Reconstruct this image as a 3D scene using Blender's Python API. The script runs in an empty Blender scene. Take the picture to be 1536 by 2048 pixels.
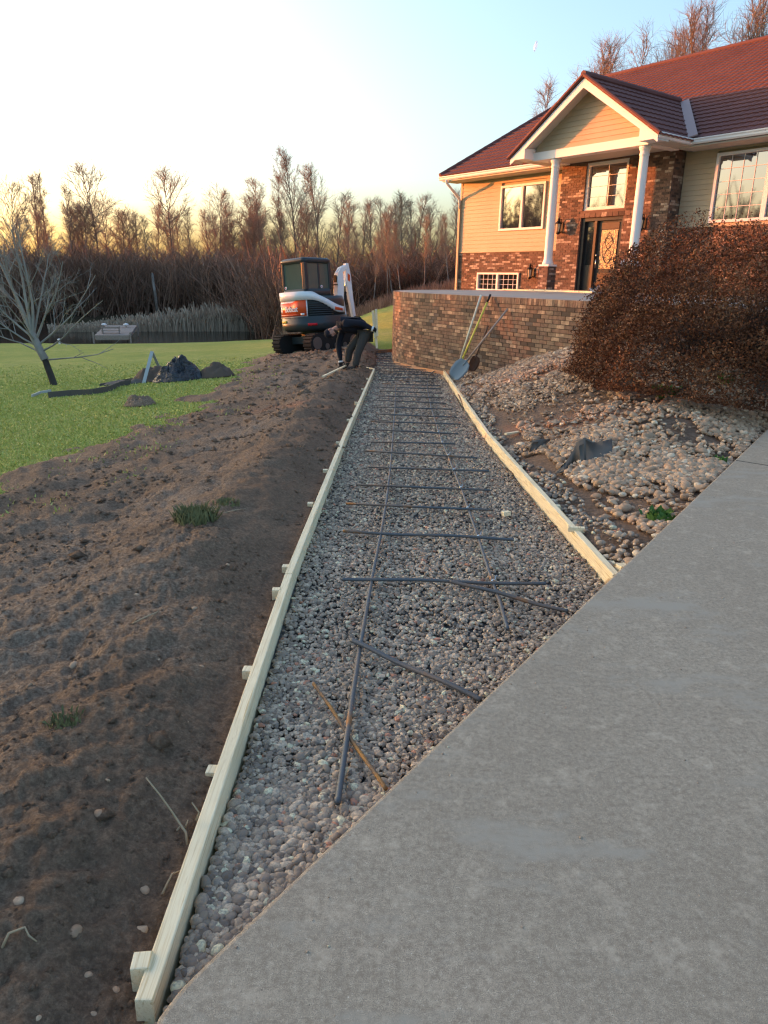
import bpy, bmesh, math, random
import numpy as np
from mathutils import Vector, Matrix
rng = np.random.default_rng(7)
random.seed(7)
sc = bpy.context.scene
COL = sc.collection
R = math.radians

# ------------------------------------------------------------------ camera, sky, sun, exposure
F = 1448.0; PITCH = R(17.8); ROLL = R(1.0); H = 1.3
fw = np.array([0, math.cos(PITCH), -math.sin(PITCH)])
r0 = np.array([1.0, 0, 0]); u0 = np.cross(r0, fw)
rt = r0 * math.cos(ROLL) + u0 * math.sin(ROLL); up = u0 * math.cos(ROLL) - r0 * math.sin(ROLL)
CAM = np.array([0, 0, H])
cd = bpy.data.cameras.new('camera'); cam = bpy.data.objects.new('camera', cd); COL.objects.link(cam)
cd.sensor_fit = 'VERTICAL'; cd.sensor_height = 24; cd.lens = F / 2048 * 24
cd.clip_start = 0.05; cd.clip_end = 9000
M = Matrix((rt, up, -fw)).transposed().to_4x4(); M.translation = Vector(CAM)
cam.matrix_world = M; sc.camera = cam

SUN_H = R(-62.0); SUN_E = R(4.0)
w = bpy.data.worlds.new("World"); sc.world = w; w.use_nodes = True
nt = w.node_tree; bg = nt.nodes['Background']
sky = nt.nodes.new('ShaderNodeTexSky'); sky.sky_type = 'NISHITA'; sky.sun_disc = False
sky.sun_elevation = SUN_E; sky.sun_rotation = SUN_H
sky.altitude = 300; sky.air_density = 0.88; sky.dust_density = 6.0; sky.ozone_density = 1.65
nt.links.new(sky.outputs[0], bg.inputs[0]); bg.inputs[1].default_value = 0.15
sl = bpy.data.lights.new('sun', 'SUN'); sun = bpy.data.objects.new('sun', sl); COL.objects.link(sun)
sl.energy = 2.0; sl.angle = R(0.5); sl.color = (1.0, 0.23, 0.04)
sd = Vector((math.sin(SUN_H) * math.cos(SUN_E), math.cos(SUN_H) * math.cos(SUN_E), math.sin(SUN_E)))
sun.rotation_euler = sd.to_track_quat('Z', 'Y').to_euler()
sc.cycles.use_denoising = True; sc.cycles.denoising_prefilter = 'ACCURATE'; sc.cycles.use_adaptive_sampling = False; sc.cycles.filter_width = 1.3
sc.view_settings.view_transform = 'Standard'; sc.view_settings.look = 'None'
sc.view_settings.exposure = 2.82; sc.view_settings.gamma = 1.0; sc.view_settings.use_curve_mapping = False

# ------------------------------------------------------------------ small helpers
def ray(px, py):
    return (px - 768) / F * rt + (1024 - py) / F * up + fw
def on_plane(px, py, n, c):
    d = ray(px, py); n = np.asarray(n, float)
    return CAM + d * ((c - n @ CAM) / (n @ d))
def at_y(px, py, y):
    d = ray(px, py); return CAM + d * (y / d[1])
def proj(p):
    v = np.asarray(p, float) - CAM; z = v @ fw
    return np.stack([768 + F * (v @ rt) / z, 1024 - F * (v @ up) / z, z], -1)
def sm(t):
    t = np.clip(t, 0, 1); return t * t * (3 - 2 * t)
def hsh(ix, iy, s):
    n = (ix.astype(np.int64) * 374761393 + iy.astype(np.int64) * 668265263 + s * 144269504) & 0xffffffff
    n = ((n ^ (n >> 13)) * 1274126177) & 0xffffffff
    return ((n ^ (n >> 16)) & 0xffff) / 65535.0
def vnoise(x, y, s=0):
    x = np.asarray(x, float); y = np.asarray(y, float)
    ix = np.floor(x); iy = np.floor(y); fx = x - ix; fy = y - iy
    fx = fx * fx * (3 - 2 * fx); fy = fy * fy * (3 - 2 * fy); ix = ix.astype(np.int64); iy = iy.astype(np.int64)
    a = hsh(ix, iy, s); b = hsh(ix + 1, iy, s); c = hsh(ix, iy + 1, s); d = hsh(ix + 1, iy + 1, s)
    return (a + (b - a) * fx) * (1 - fy) + (c + (d - c) * fx) * fy
def fbm(x, y, o=4, s=0, g=0.5):
    t = 0; a = 1.0; n = 0
    for k in range(o):
        t = t + a * vnoise(x * 2 ** k + 17.3 * k, y * 2 ** k - 9.1 * k, s + k); n += a; a *= g
    return t / n - 0.5

def mesh_np(name, V, Fc, mat=None, smooth=False, attrs=None):
    V = np.asarray(V, np.float32); me = bpy.data.meshes.new(name)
    if isinstance(Fc, np.ndarray):
        k = Fc.shape[1]; n = len(Fc)
        me.vertices.add(len(V)); me.vertices.foreach_set('co', V.ravel())
        me.loops.add(n * k); me.loops.foreach_set('vertex_index', Fc.astype(np.int32).ravel())
        me.polygons.add(n); me.polygons.foreach_set('loop_start', np.arange(0, n * k, k, dtype=np.int32))
        me.update(calc_edges=True)
    else:
        me.from_pydata([tuple(map(float, v)) for v in V], [], [tuple(map(int, f)) for f in Fc]); me.update()
    if attrs:
        for an, av in attrs.items():
            a = me.attributes.new(an, 'FLOAT', 'POINT'); a.data.foreach_set('value', np.asarray(av, np.float32))
    me.polygons.foreach_set('use_smooth', np.full(len(me.polygons), bool(smooth)))
    if mat: me.materials.append(mat)
    return me
def tag(o, label=None, cat=None, group=None, kind=None):
    if label: o['label'] = label
    if cat: o['category'] = cat
    if group: o['group'] = group
    if kind: o['kind'] = kind
    return o
def link(name, me, parent=None, loc=None):
    o = bpy.data.objects.new(name, me); COL.objects.link(o)
    if parent: o.parent = parent
    if loc is not None: o.location = tuple(map(float, loc))
    return o
def thing(name, label, cat, loc=(0, 0, 0), group=None, rot=(0, 0, 0)):
    o = bpy.data.objects.new(name, None); COL.objects.link(o); o.location = tuple(map(float, loc)); o.rotation_euler = rot
    o.empty_display_size = 0.1
    return tag(o, label, cat, group)
def rootloc(p):
    while p.parent: p = p.parent
    return np.array(p.location)

def frame_of(d):
    d = np.asarray(d, float); d = d / np.linalg.norm(d)
    a = np.array([0, 0, 1.0]) if abs(d[2]) < 0.9 else np.array([1.0, 0, 0])
    x = np.cross(a, d); x /= np.linalg.norm(x); return x, np.cross(d, x), d

class B:
    def __init__(s): s.V = []; s.F = []; s.A = []; s.n = 0
    def add(s, V, Fc, a=0.5):
        V = np.asarray(V, float); s.V.append(V); s.F += [tuple(int(i) + s.n for i in f) for f in Fc]
        s.A.append(np.full(len(V), a)); s.n += len(V); return s
    def box8(s, P, a=0.5):  # P: 8 points, 0-3 bottom ring, 4-7 top ring
        return s.add(P, [(3, 2, 1, 0), (4, 5, 6, 7), (0, 1, 5, 4), (1, 2, 6, 5), (2, 3, 7, 6), (3, 0, 4, 7)], a)
    def box(s, c, d, rot=None, a=0.5):
        c = np.asarray(c, float); h = np.asarray(d, float) / 2
        P = np.array([(-1, -1, -1), (1, -1, -1), (1, 1, -1), (-1, 1, -1), (-1, -1, 1), (1, -1, 1), (1, 1, 1), (-1, 1, 1)]) * h
        if rot is not None: P = P @ np.asarray(rot).T
        return s.box8(P + c, a)
    def bar(s, p, q, wd, ht, upv=(0, 0, 1), a=0.5):
        p = np.asarray(p, float); q = np.asarray(q, float); d = q - p; L = np.linalg.norm(d); d = d / L
        x = np.cross(d, upv); x /= np.linalg.norm(x); z = np.cross(x, d)
        return s.box((p + q) / 2, (wd, L, ht), np.stack([x, d, z], 1), a)
    def tube(s, pts, r, k=8, cap=True, a=0.5):
        pts = np.asarray(pts, float); n = len(pts); r = np.full(n, r) if np.isscalar(r) else np.asarray(r, float)
        x = None; V = []
        for i in range(n):
            d = pts[min(i + 1, n - 1)] - pts[max(i - 1, 0)]; d = d / (np.linalg.norm(d) + 1e-12)
            if x is None: x = frame_of(d)[0]
            x = x - d * (x @ d); x /= np.linalg.norm(x) + 1e-12; y = np.cross(d, x)
            t = np.arange(k) * 2 * math.pi / k
            V.append(pts[i] + r[i] * (np.outer(np.cos(t), x) + np.outer(np.sin(t), y)))
        Fc = [(i * k + j, i * k + (j + 1) % k, (i + 1) * k + (j + 1) % k, (i + 1) * k + j) for i in range(n - 1) for j in range(k)]
        if cap: Fc += [tuple(range(k))[::-1], tuple((n - 1) * k + j for j in range(k))]
        return s.add(np.concatenate(V), Fc, a)
    def prism(s, poly, d, a=0.5):  # poly: planar 3d ring, d: extrusion vector
        poly = np.asarray(poly, float); n = len(poly); V = np.concatenate([poly, poly + np.asarray(d, float)])
        Fc = [tuple(range(n))[::-1], tuple(range(n, 2 * n))] + [(i, (i + 1) % n, n + (i + 1) % n, n + i) for i in range(n)]
        return s.add(V, Fc, a)
    def lathe(s, prof, c, k=16, a=0.5):  # prof: list (r,z)
        t = np.arange(k) * 2 * math.pi / k; V = []
        for r, z in prof: V.append(np.stack([c[0] + r * np.cos(t), c[1] + r * np.sin(t), np.full(k, c[2] + z)], 1))
        n = len(prof); Fc = [(i * k + j, i * k + (j + 1) % k, (i + 1) * k + (j + 1) % k, (i + 1) * k + j) for i in range(n - 1) for j in range(k)]
        Fc += [tuple(range(k))[::-1], tuple((n - 1) * k + j for j in range(k))]
        return s.add(np.concatenate(V), Fc, a)
    def ell(s, c, r, rot=None, k=10, m=7, a=0.5):
        t = np.arange(k) * 2 * math.pi / k; V = [(0, 0, -1.0)]
        for i in range(1, m):
            p = math.pi * i / m - math.pi / 2
            V += [(math.cos(p) * math.cos(q), math.cos(p) * math.sin(q), math.sin(p)) for q in t]
        V.append((0, 0, 1.0)); V = np.array(V) * np.asarray(r)
        if rot is not None: V = V @ np.asarray(rot).T
        Fc = [(0, 1 + (j + 1) % k, 1 + j) for j in range(k)]
        for i in range(m - 2):
            b = 1 + i * k; Fc += [(b + j, b + (j + 1) % k, b + k + (j + 1) % k, b + k + j) for j in range(k)]
        b = 1 + (m - 2) * k; Fc += [(b + j, b + (j + 1) % k, len(V) - 1) for j in range(k)]
        return s.add(V + np.asarray(c, float), Fc, a)
    def mesh(s, name, mat, off=None, smooth=False, bevel=0, fix=True):
        V = np.concatenate(s.V)
        if off is not None: V = V - off
        me = mesh_np(name, V, s.F, mat, smooth, {'rnd': np.concatenate(s.A)})
        if fix or bevel:
            bm = bmesh.new(); bm.from_mesh(me)
            bmesh.ops.recalc_face_normals(bm, faces=bm.faces)
            if bevel: bmesh.ops.bevel(bm, geom=[e for e in bm.edges if e.is_manifold and e.calc_face_angle(0) > 0.5], offset=bevel, segments=2, affect='EDGES', profile=0.6)
            bm.to_mesh(me); bm.free()
        return me
    def part(s, name, mat, parent, smooth=False, bevel=0, local=False, label=None, kind=None, fix=True):
        me = s.mesh(name, mat, None if local else rootloc(parent), smooth, bevel, fix)
        o = link(name, me, parent)
        if label: o['label'] = label
        if kind: o['kind'] = kind
        return o
    def top(s, name, mat, label, cat, group=None, smooth=False, bevel=0, kind=None, fix=True):
        V = np.concatenate(s.V); b = np.array([V[:, 0].mean(), V[:, 1].mean(), V[:, 2].min()])
        o = link(name, s.mesh(name, mat, b, smooth, bevel, fix), None, b)
        return tag(o, label, cat, group, kind)

# ------------------------------------------------------------------ materials
def mat(name, col=(0.5, 0.5, 0.5), rough=0.8, metal=0.0, spec=0.3, ior=None):
    m = bpy.data.materials.new(name); m.use_nodes = True; p = m.node_tree.nodes['Principled BSDF']
    p.inputs['Base Color'].default_value = (*col, 1); p.inputs['Roughness'].default_value = rough
    p.inputs['Metallic'].default_value = metal; p.inputs['Specular IOR Level'].default_value = spec
    if ior: p.inputs['IOR'].default_value = ior
    return m
class N:
    def __init__(s, m): s.m = m; s.t = m.node_tree; s.p = s.t.nodes['Principled BSDF']; s.co = s.t.nodes.new('ShaderNodeNewGeometry').outputs['Position']
    def new(s, k, **kw):
        n = s.t.nodes.new(k)
        for a, b in kw.items(): setattr(n, a, b)
        return n
    def l(s, a, b): s.t.links.new(a, b)
    def obj(s): s.co = s.new('ShaderNodeTexCoord').outputs['Object']; return s
    def noise(s, scale, detail=4, rough=0.6, vec=None, stretch=None, lo=None, hi=None, dist=0):
        n = s.new('ShaderNodeTexNoise'); n.inputs['Scale'].default_value = scale; n.inputs['Detail'].default_value = detail
        n.inputs['Roughness'].default_value = rough; n.inputs['Distortion'].default_value = dist
        v = vec or s.co
        if stretch:
            mp = s.new('ShaderNodeMapping'); mp.inputs['Scale'].default_value = stretch; s.l(v, mp.inputs[0]); v = mp.outputs[0]
        s.l(v, n.inputs['Vector']); o = n.outputs['Fac']
        if lo is not None:
            r = s.new('ShaderNodeMapRange'); r.inputs[1].default_value = lo; r.inputs[2].default_value = hi; s.l(o, r.inputs[0]); o = r.outputs[0]
        return o
    def attr(s, name): return s.new('ShaderNodeAttribute', attribute_name=name).outputs['Fac']
    def ramp(s, fac, stops, const=False):
        r = s.new('ShaderNodeValToRGB'); e = r.color_ramp.elements
        if const: r.color_ramp.interpolation = 'CONSTANT'
        for i, (p, c) in enumerate(stops):
            x = e[i] if i < 2 else e.new(p)
            x.position = p; x.color = (*c, 1)
        s.l(fac, r.inputs[0]); return r.outputs[0]
    def mix(s, fac, a, b, mode='MIX'):
        n = s.new('ShaderNodeMix', data_type='RGBA', blend_type=mode)
        for v, i in ((fac, 0), (a, 6), (b, 7)):
            if hasattr(v, 'is_output'): s.l(v, n.inputs[i])
            else: n.inputs[i].default_value = v if i == 0 else (*v, 1)
        return n.outputs[2]
    def math(s, op, a, b):
        n = s.new('ShaderNodeMath', operation=op)
        for v, i in ((a, 0), (b, 1)):
            if hasattr(v, 'is_output'): s.l(v, n.inputs[i])
            else: n.inputs[i].default_value = v
        return n.outputs[0]
    def base(s, c): s.l(c, s.p.inputs['Base Color']); return s
    def rough(s, c): s.l(c, s.p.inputs['Roughness']); return s
    def bump(s, h, st=0.5, dist=0.01):
        b = s.new('ShaderNodeBump'); b.inputs['Strength'].default_value = st; b.inputs['Distance'].default_value = dist
        s.l(h, b.inputs['Height'])
        if s.p.inputs['Normal'].is_linked: s.l(s.p.inputs['Normal'].links[0].from_socket, b.inputs['Normal'])
        s.l(b.outputs[0], s.p.inputs['Normal']); return s

MT = {}
m = mat('concrete', rough=0.9); n = N(m)
c = n.ramp(n.noise(1.3, 5, 0.6), [(0.3, (0.40, 0.325, 0.235)), (0.7, (0.545, 0.455, 0.34))])
c = n.mix(n.noise(430, 1, 0.5, lo=0.30, hi=0.62), (0.20, 0.172, 0.132), c)
c = n.mix(n.noise(260, 1, 0.5, lo=0.66, hi=0.76), c, (0.62, 0.57, 0.48))
c = n.mix(n.noise(5, 4, 0.7, lo=0.60, hi=0.8), c, (0.30, 0.275, 0.23))
c = n.mix(n.noise(140, 1, 0.5, lo=0.22, hi=0.30), (0.14, 0.12, 0.095), c)
c = n.mix(n.noise(60, 5, 0.85, lo=0.38, hi=0.62), (0.235, 0.19, 0.14), c)
c = n.mix(n.noise(11, 5, 0.8, lo=0.52, hi=0.80), c, (0.50, 0.415, 0.31))
c = n.mix(n.noise(0.9, 6, 0.75, lo=0.52, hi=0.62, stretch=(1, 2.2, 1)), c, (0.33, 0.29, 0.23))
c = n.mix(n.noise(55, 3, 0.7, stretch=(1, 0.12, 1), lo=0.58, hi=0.95), c, (0.396, 0.330, 0.242))
n.base(c).bump(n.noise(320, 2, 0.6), 0.3, 0.003).bump(n.noise(60, 2, 0.5, stretch=(1, 0.12, 1)), 0.12, 0.004); MT['concrete'] = m
m = mat('paved_top', rough=0.85); n = N(m); n.base(n.ramp(n.noise(2.5, 4), [(0.3, (0.27, 0.245, 0.215)), (0.7, (0.34, 0.31, 0.27))])).bump(n.noise(120, 3), 0.3, 0.003); MT['paved'] = m

m = mat('soil', rough=0.95, spec=0.15); n = N(m)
fr = n.math('ADD', n.attr('fresh'), n.noise(1.7, 5, 0.65, lo=0.2, hi=0.8)); fr = n.math('MULTIPLY', fr, 0.5)
c = n.ramp(fr, [(0.18, (0.667, 0.515, 0.378)), (0.48, (0.483, 0.330, 0.216)), (0.85, (0.287, 0.168, 0.104))])
c = n.mix(n.noise(42, 4, 0.7, lo=0.45, hi=0.80), c, (0.10, 0.060, 0.040))
c = n.mix(n.noise(90, 2, 0.7, lo=0.64, hi=0.70), c, (0.26, 0.21, 0.16))
c = n.mix(n.noise(60, 5, 0.85, lo=0.35, hi=0.75), (0.16, 0.10, 0.066), c)
n.base(c).bump(n.noise(28, 7, 0.8), 1.0, 0.035).bump(n.noise(150, 3, 0.7), 0.5, 0.006); MT['soil'] = m

m = mat('turf', rough=0.9, spec=0.2); n = N(m)
c = n.ramp(n.noise(0.35, 5, 0.65), [(0.3, (0.260, 0.306, 0.056)), (0.52, (0.390, 0.381, 0.084)), (0.72, (0.546, 0.431, 0.154))])
c = n.mix(n.noise(3.5, 6, 0.75, lo=0.35, hi=0.75), c, (0.180, 0.252, 0.045))
c = n.mix(n.noise(30, 4, 0.8, stretch=(1, 0.35, 1), lo=0.4, hi=0.75), c, (0.165, 0.224, 0.042))
wd = n.attr('wild'); c = n.mix(wd, c, n.ramp(n.noise(2.2, 6, 0.75), [(0.3, (0.035, 0.028, 0.018)), (0.7, (0.095, 0.066, 0.038))]))
n.base(c).bump(n.noise(70, 4, 0.8), 0.8, 0.03); MT['turf'] = m

m = mat('blade', rough=0.7); n = N(m); n.base(n.ramp(n.attr('rnd'), [(0.0, (0.336, 0.384, 0.078)), (0.6, (0.480, 0.468, 0.117)), (1.0, (0.660, 0.540, 0.260))])); MT['blade'] = m

m = mat('pebble', rough=0.62, spec=0.35); n = N(m)
c = n.ramp(n.attr('rnd'), [(0.0, (0.170, 0.113, 0.072)), (0.14, (0.425, 0.306, 0.204)), (0.34, (0.294, 0.203, 0.135)), (0.52, (0.455, 0.314, 0.204)), (0.60, (0.639, 0.469, 0.314)), (0.80, (0.300, 0.217, 0.143)), (0.94, (0.774, 0.680, 0.430)), (0.98, (0.542, 0.212, 0.110))], True)
c = n.mix(n.noise(110, 3, 0.7, lo=0.4, hi=0.75), c, (0.195, 0.168, 0.150)); n.base(c).bump(n.noise(240, 3), 0.3, 0.002); MT['pebble'] = m
m = mat('rock', rough=0.75, spec=0.3); n = N(m)
c = n.ramp(n.attr('rnd'), [(0.0, (0.192, 0.120, 0.073)), (0.25, (0.464, 0.300, 0.185)), (0.45, (0.320, 0.213, 0.133)), (0.65, (0.592, 0.405, 0.259)), (0.85, (0.416, 0.247, 0.147)), (1.0, (0.800, 0.660, 0.462))])
c = n.mix(n.noise(60, 4, 0.7, lo=0.45, hi=0.8), c, (0.320, 0.210, 0.140)); n.base(c).bump(n.noise(150, 3), 0.4, 0.003); MT['rock'] = m
m = mat('gravel_base', rough=0.95); n = N(m); n.base(n.ramp(n.noise(60, 4, 0.8), [(0.35, (0.05, 0.045, 0.042)), (0.7, (0.18, 0.165, 0.155))])).bump(n.noise(55, 4, 0.8), 1, 0.02); MT['gravel_base'] = m
m = mat('rock_base', rough=0.95); n = N(m); n.base(n.ramp(n.noise(24, 5, 0.8), [(0.35, (0.112, 0.068, 0.044)), (0.7, (0.308, 0.203, 0.137))])).bump(n.noise(30, 5, 0.8), 1, 0.03); MT['rock_base'] = m

m = mat('lumber', rough=0.7); n = N(m).obj()
g = n.noise(6, 6, 0.65, stretch=(16, 0.5, 16), dist=0.8)
c = n.ramp(g, [(0.32, (0.72, 0.55, 0.31)), (0.5, (0.86, 0.73, 0.49)), (0.66, (0.58, 0.41, 0.205))])
c = n.mix(n.noise(3.2, 2, 0.4, stretch=(3, 1, 3), lo=0.66, hi=0.72), c, (0.34, 0.19, 0.08))
c = n.mix(n.noise(2.0, 4, 0.6, lo=0.5, hi=0.8), c, (0.60, 0.48, 0.30))
n.base(c).bump(g, 0.25, 0.003); MT['lumber'] = m
m = mat('weathered_wood', rough=0.85); n = N(m); n.base(n.ramp(n.noise(5, 5, 0.7, stretch=(1, 8, 8)), [(0.3, (0.20, 0.16, 0.135)), (0.7, (0.36, 0.30, 0.26))])); MT['oldwood'] = m
m = mat('edge_strip', (0.5, 0.26, 0.13), 0.75); n = N(m); n.base(n.ramp(n.noise(1.2, 4), [(0.35, (0.36, 0.24, 0.17)), (0.6, (0.55, 0.27, 0.13))])); MT['strip'] = m

m = mat('rebar', rough=0.55, metal=0.35); n = N(m)
c = n.ramp(n.noise(3.2, 4, 0.6), [(0.44, (0.10, 0.11, 0.12)), (0.60, (0.15, 0.125, 0.11)), (0.70, (0.34, 0.15, 0.045))])
n.base(c); MT['rebar'] = m
m = mat('rusty_rebar', rough=0.75, metal=0.2); n = N(m); n.base(n.ramp(n.noise(7, 4, 0.7), [(0.35, (0.10, 0.085, 0.075)), (0.6, (0.30, 0.155, 0.05))])); MT['rusty'] = m

def brickmat(name, stops):
    m = mat(name, rough=0.85, spec=0.2); n = N(m); c = n.ramp(n.attr('rnd'), stops, True)
    c = n.mix(n.noise(9, 4, 0.7, lo=0.35, hi=0.8), c, (0.085, 0.062, 0.05)); n.base(c).bump(n.noise(90, 4, 0.7), 0.4, 0.004); return m
MT['brick_wall'] = brickmat('wall_brick', [(0.0, (0.08, 0.064, 0.054)), (0.09, (0.20, 0.132, 0.096)), (0.28, (0.26, 0.158, 0.11)), (0.5, (0.22, 0.155, 0.112)), (0.66, (0.30, 0.215, 0.15)), (0.83, (0.50, 0.355, 0.24)), (0.96, (0.14, 0.12, 0.105))])
MT['brick_house'] = brickmat('house_brick', [(0.0, (0.065, 0.045, 0.038)), (0.12, (0.175, 0.108, 0.080)), (0.40, (0.135, 0.085, 0.064)), (0.60, (0.215, 0.14, 0.105)), (0.78, (0.46, 0.36, 0.28)), (0.95, (0.08, 0.07, 0.065))])
MT['mortar'] = mat('mortar', (0.070, 0.052, 0.043), 0.95)
MT['mortar_house'] = mat('mortar_house', (0.15, 0.095, 0.072), 0.95)
m = mat('siding', rough=0.6, spec=0.3); n = N(m); n.base(n.ramp(n.noise(1.5, 3), [(0.3, (0.385, 0.31, 0.21)), (0.7, (0.425, 0.345, 0.235))])).bump(n.noise(40, 3, stretch=(0.3, 0.3, 3)), 0.08, 0.002); MT['siding'] = m
MT['white'] = mat('white_trim', (0.74, 0.72, 0.70), 0.5)
m = mat('soffit', (0.52, 0.49, 0.43), 0.6); MT['soffit'] = m
MT['gutter'] = mat('gutter_white', (0.70, 0.69, 0.68), 0.4)
m = mat('roof_tile', rough=0.75, spec=0.2); n = N(m); n.base(n.ramp(n.noise(1.1, 5, 0.7), [(0.3, (0.125, 0.050, 0.044)), (0.7, (0.165, 0.068, 0.058))])); n.bump(n.noise(120, 2), 0.15, 0.003); MT['roof'] = m
MT['flashing'] = mat('flashing', (0.33, 0.22, 0.20), 0.5, 0.3)
m = mat('window_glass', (0.012, 0.016, 0.018), 0.03, 0, 0.5, 3.2); n = N(m); n.bump(n.noise(0.9, 2), 0.02, 0.02); MT['glass'] = m
m = mat('cut_glass', (0.20, 0.165, 0.105), 0.2, 0.25, 0.5); n = N(m); n.bump(n.noise(26, 3), 1.0, 0.02); MT['cutglass'] = m
MT['door'] = mat('door_black', (0.022, 0.024, 0.026), 0.35)
MT['door_brown'] = mat('door_brown', (0.075, 0.045, 0.028), 0.4)
MT['iron'] = mat('black_iron', (0.012, 0.011, 0.010), 0.5, 0.3)
MT['chrome'] = mat('bright_metal', (0.65, 0.65, 0.65), 0.2, 1.0)
MT['lampglass'] = mat('lantern_glass', (0.55, 0.48, 0.36), 0.15)
MT['cab'] = mat('cab_black', (0.028, 0.036, 0.040), 0.32)
MT['skirt'] = mat('dark_paint', (0.030, 0.042, 0.046), 0.38)
MT['exwhite'] = mat('machine_white', (0.70, 0.74, 0.75), 0.35)
MT['exorange'] = mat('machine_orange', (0.62, 0.085, 0.022), 0.35)
MT['exglass'] = mat('cab_glass', (0.075, 0.11, 0.09), 0.08, 0, 0.5, 1.7)
MT['rubber'] = mat('track_rubber', (0.022, 0.021, 0.020), 0.9)
MT['red'] = mat('red_lens', (0.55, 0.012, 0.02), 0.25)
MT['yellow'] = mat('yellow_sticker', (0.50, 0.38, 0.03), 0.5)
MT['steel'] = mat('steel', (0.22, 0.21, 0.20), 0.45, 0.7)
MT['skin'] = mat('skin', (0.42, 0.20, 0.14), 0.55)
m = mat('navy_cloth', (0.010, 0.012, 0.020), 0.9); N(m).bump(N(m).noise(30, 3), 0.3, 0.01); MT['navy'] = m
MT['trousers'] = mat('work_trousers', (0.060, 0.057, 0.052), 0.9)
MT['glove'] = mat('glove', (0.015, 0.015, 0.016), 0.8)
MT['boot'] = mat('boot', (0.06, 0.045, 0.035), 0.8)
MT['beard'] = mat('beard', (0.05, 0.035, 0.025), 0.9)
MT['fabric'] = mat('landscape_fabric', (0.11, 0.095, 0.08), 0.85)
MT['brownfab'] = mat('muddy_fabric', (0.12, 0.085, 0.062), 0.95)
MT['plastic'] = mat('black_plastic', (0.008, 0.010, 0.013), 0.16, 0, 0.7); n = N(MT['plastic']); n.bump(n.noise(7, 4, 0.6, dist=1.5), 0.9, 0.08)
MT['greyplastic'] = mat('pale_plastic', (0.42, 0.45, 0.46), 0.3)
MT['yhandle'] = mat('yellow_fibreglass', (0.68, 0.60, 0.10), 0.4)
MT['whandle'] = mat('pale_handle', (0.68, 0.66, 0.50), 0.5)
MT['shovel'] = mat('shovel_blade', (0.23, 0.28, 0.30), 0.45, 0.2)
MT['brownhandle'] = mat('brown_handle', (0.16, 0.10, 0.07), 0.7)
MT['greyhandle'] = mat('grey_handle', (0.38, 0.32, 0.27), 0.7)
m = mat('bush_leaf', rough=0.75, spec=0.2); n = N(m); n.base(n.ramp(n.attr('rnd'), [(0.0, (0.060, 0.024, 0.012)), (0.5, (0.16, 0.060, 0.026)), (0.85, (0.24, 0.10, 0.045)), (1.0, (0.30, 0.16, 0.08))])); MT['bushleaf'] = m
MT['twig'] = mat('bush_twig', (0.05, 0.03, 0.02), 0.9)
MT['green'] = mat('green_leaf', (0.06, 0.14, 0.025), 0.7)
def barkmat(name, lo, hi): 
    m = mat(name, rough=0.9, spec=0.15); n = N(m); n.base(n.ramp(n.noise(2.5, 4, 0.7, stretch=(1, 1, 0.6)), [(0.35, lo), (0.7, hi)])); return m
MT['bark'] = barkmat('bark', (0.08, 0.065, 0.05), (0.17, 0.145, 0.12))
MT['palebark'] = barkmat('pale_bark', (0.12, 0.10, 0.085), (0.34, 0.31, 0.275))
MT['redtwig'] = barkmat('red_twigs', (0.22, 0.145, 0.10), (0.31, 0.215, 0.155))
MT['greytwig'] = barkmat('grey_twigs', (0.24, 0.175, 0.125), (0.36, 0.28, 0.21))
MT['smalltree'] = barkmat('small_tree_bark', (0.21, 0.20, 0.18), (0.34, 0.33, 0.30))
MT['darkbark'] = barkmat('dark_bark', (0.035, 0.03, 0.028), (0.075, 0.065, 0.058))
m = mat('brush', rough=0.95, spec=0.1); n = N(m); n.base(n.ramp(n.attr('rnd'), [(0.0, (0.13, 0.085, 0.062)), (0.6, (0.26, 0.16, 0.112)), (1.0, (0.38, 0.245, 0.17))])); MT['brush'] = m
m = mat('reed', rough=0.85); n = N(m); n.base(n.ramp(n.attr('rnd'), [(0.0, (0.20, 0.15, 0.105)), (1.0, (0.50, 0.40, 0.29))])); MT['reed'] = m
m = mat('pond_water', (0.010, 0.010, 0.008), 0.14, 0, 0.22, 1.33); n = N(m); n.bump(n.noise(2.2, 3, stretch=(1, 0.4, 1)), 0.06, 0.03); MT['water'] = m
MT['drygrass'] = mat('dry_grass', (0.17, 0.17, 0.075), 0.9)
MT['root'] = mat('dry_root', (0.36, 0.27, 0.17), 0.85)

# ------------------------------------------------------------------ terrain shape
WSL = 0.03
def zwalk(y): return -WSL * y
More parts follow.
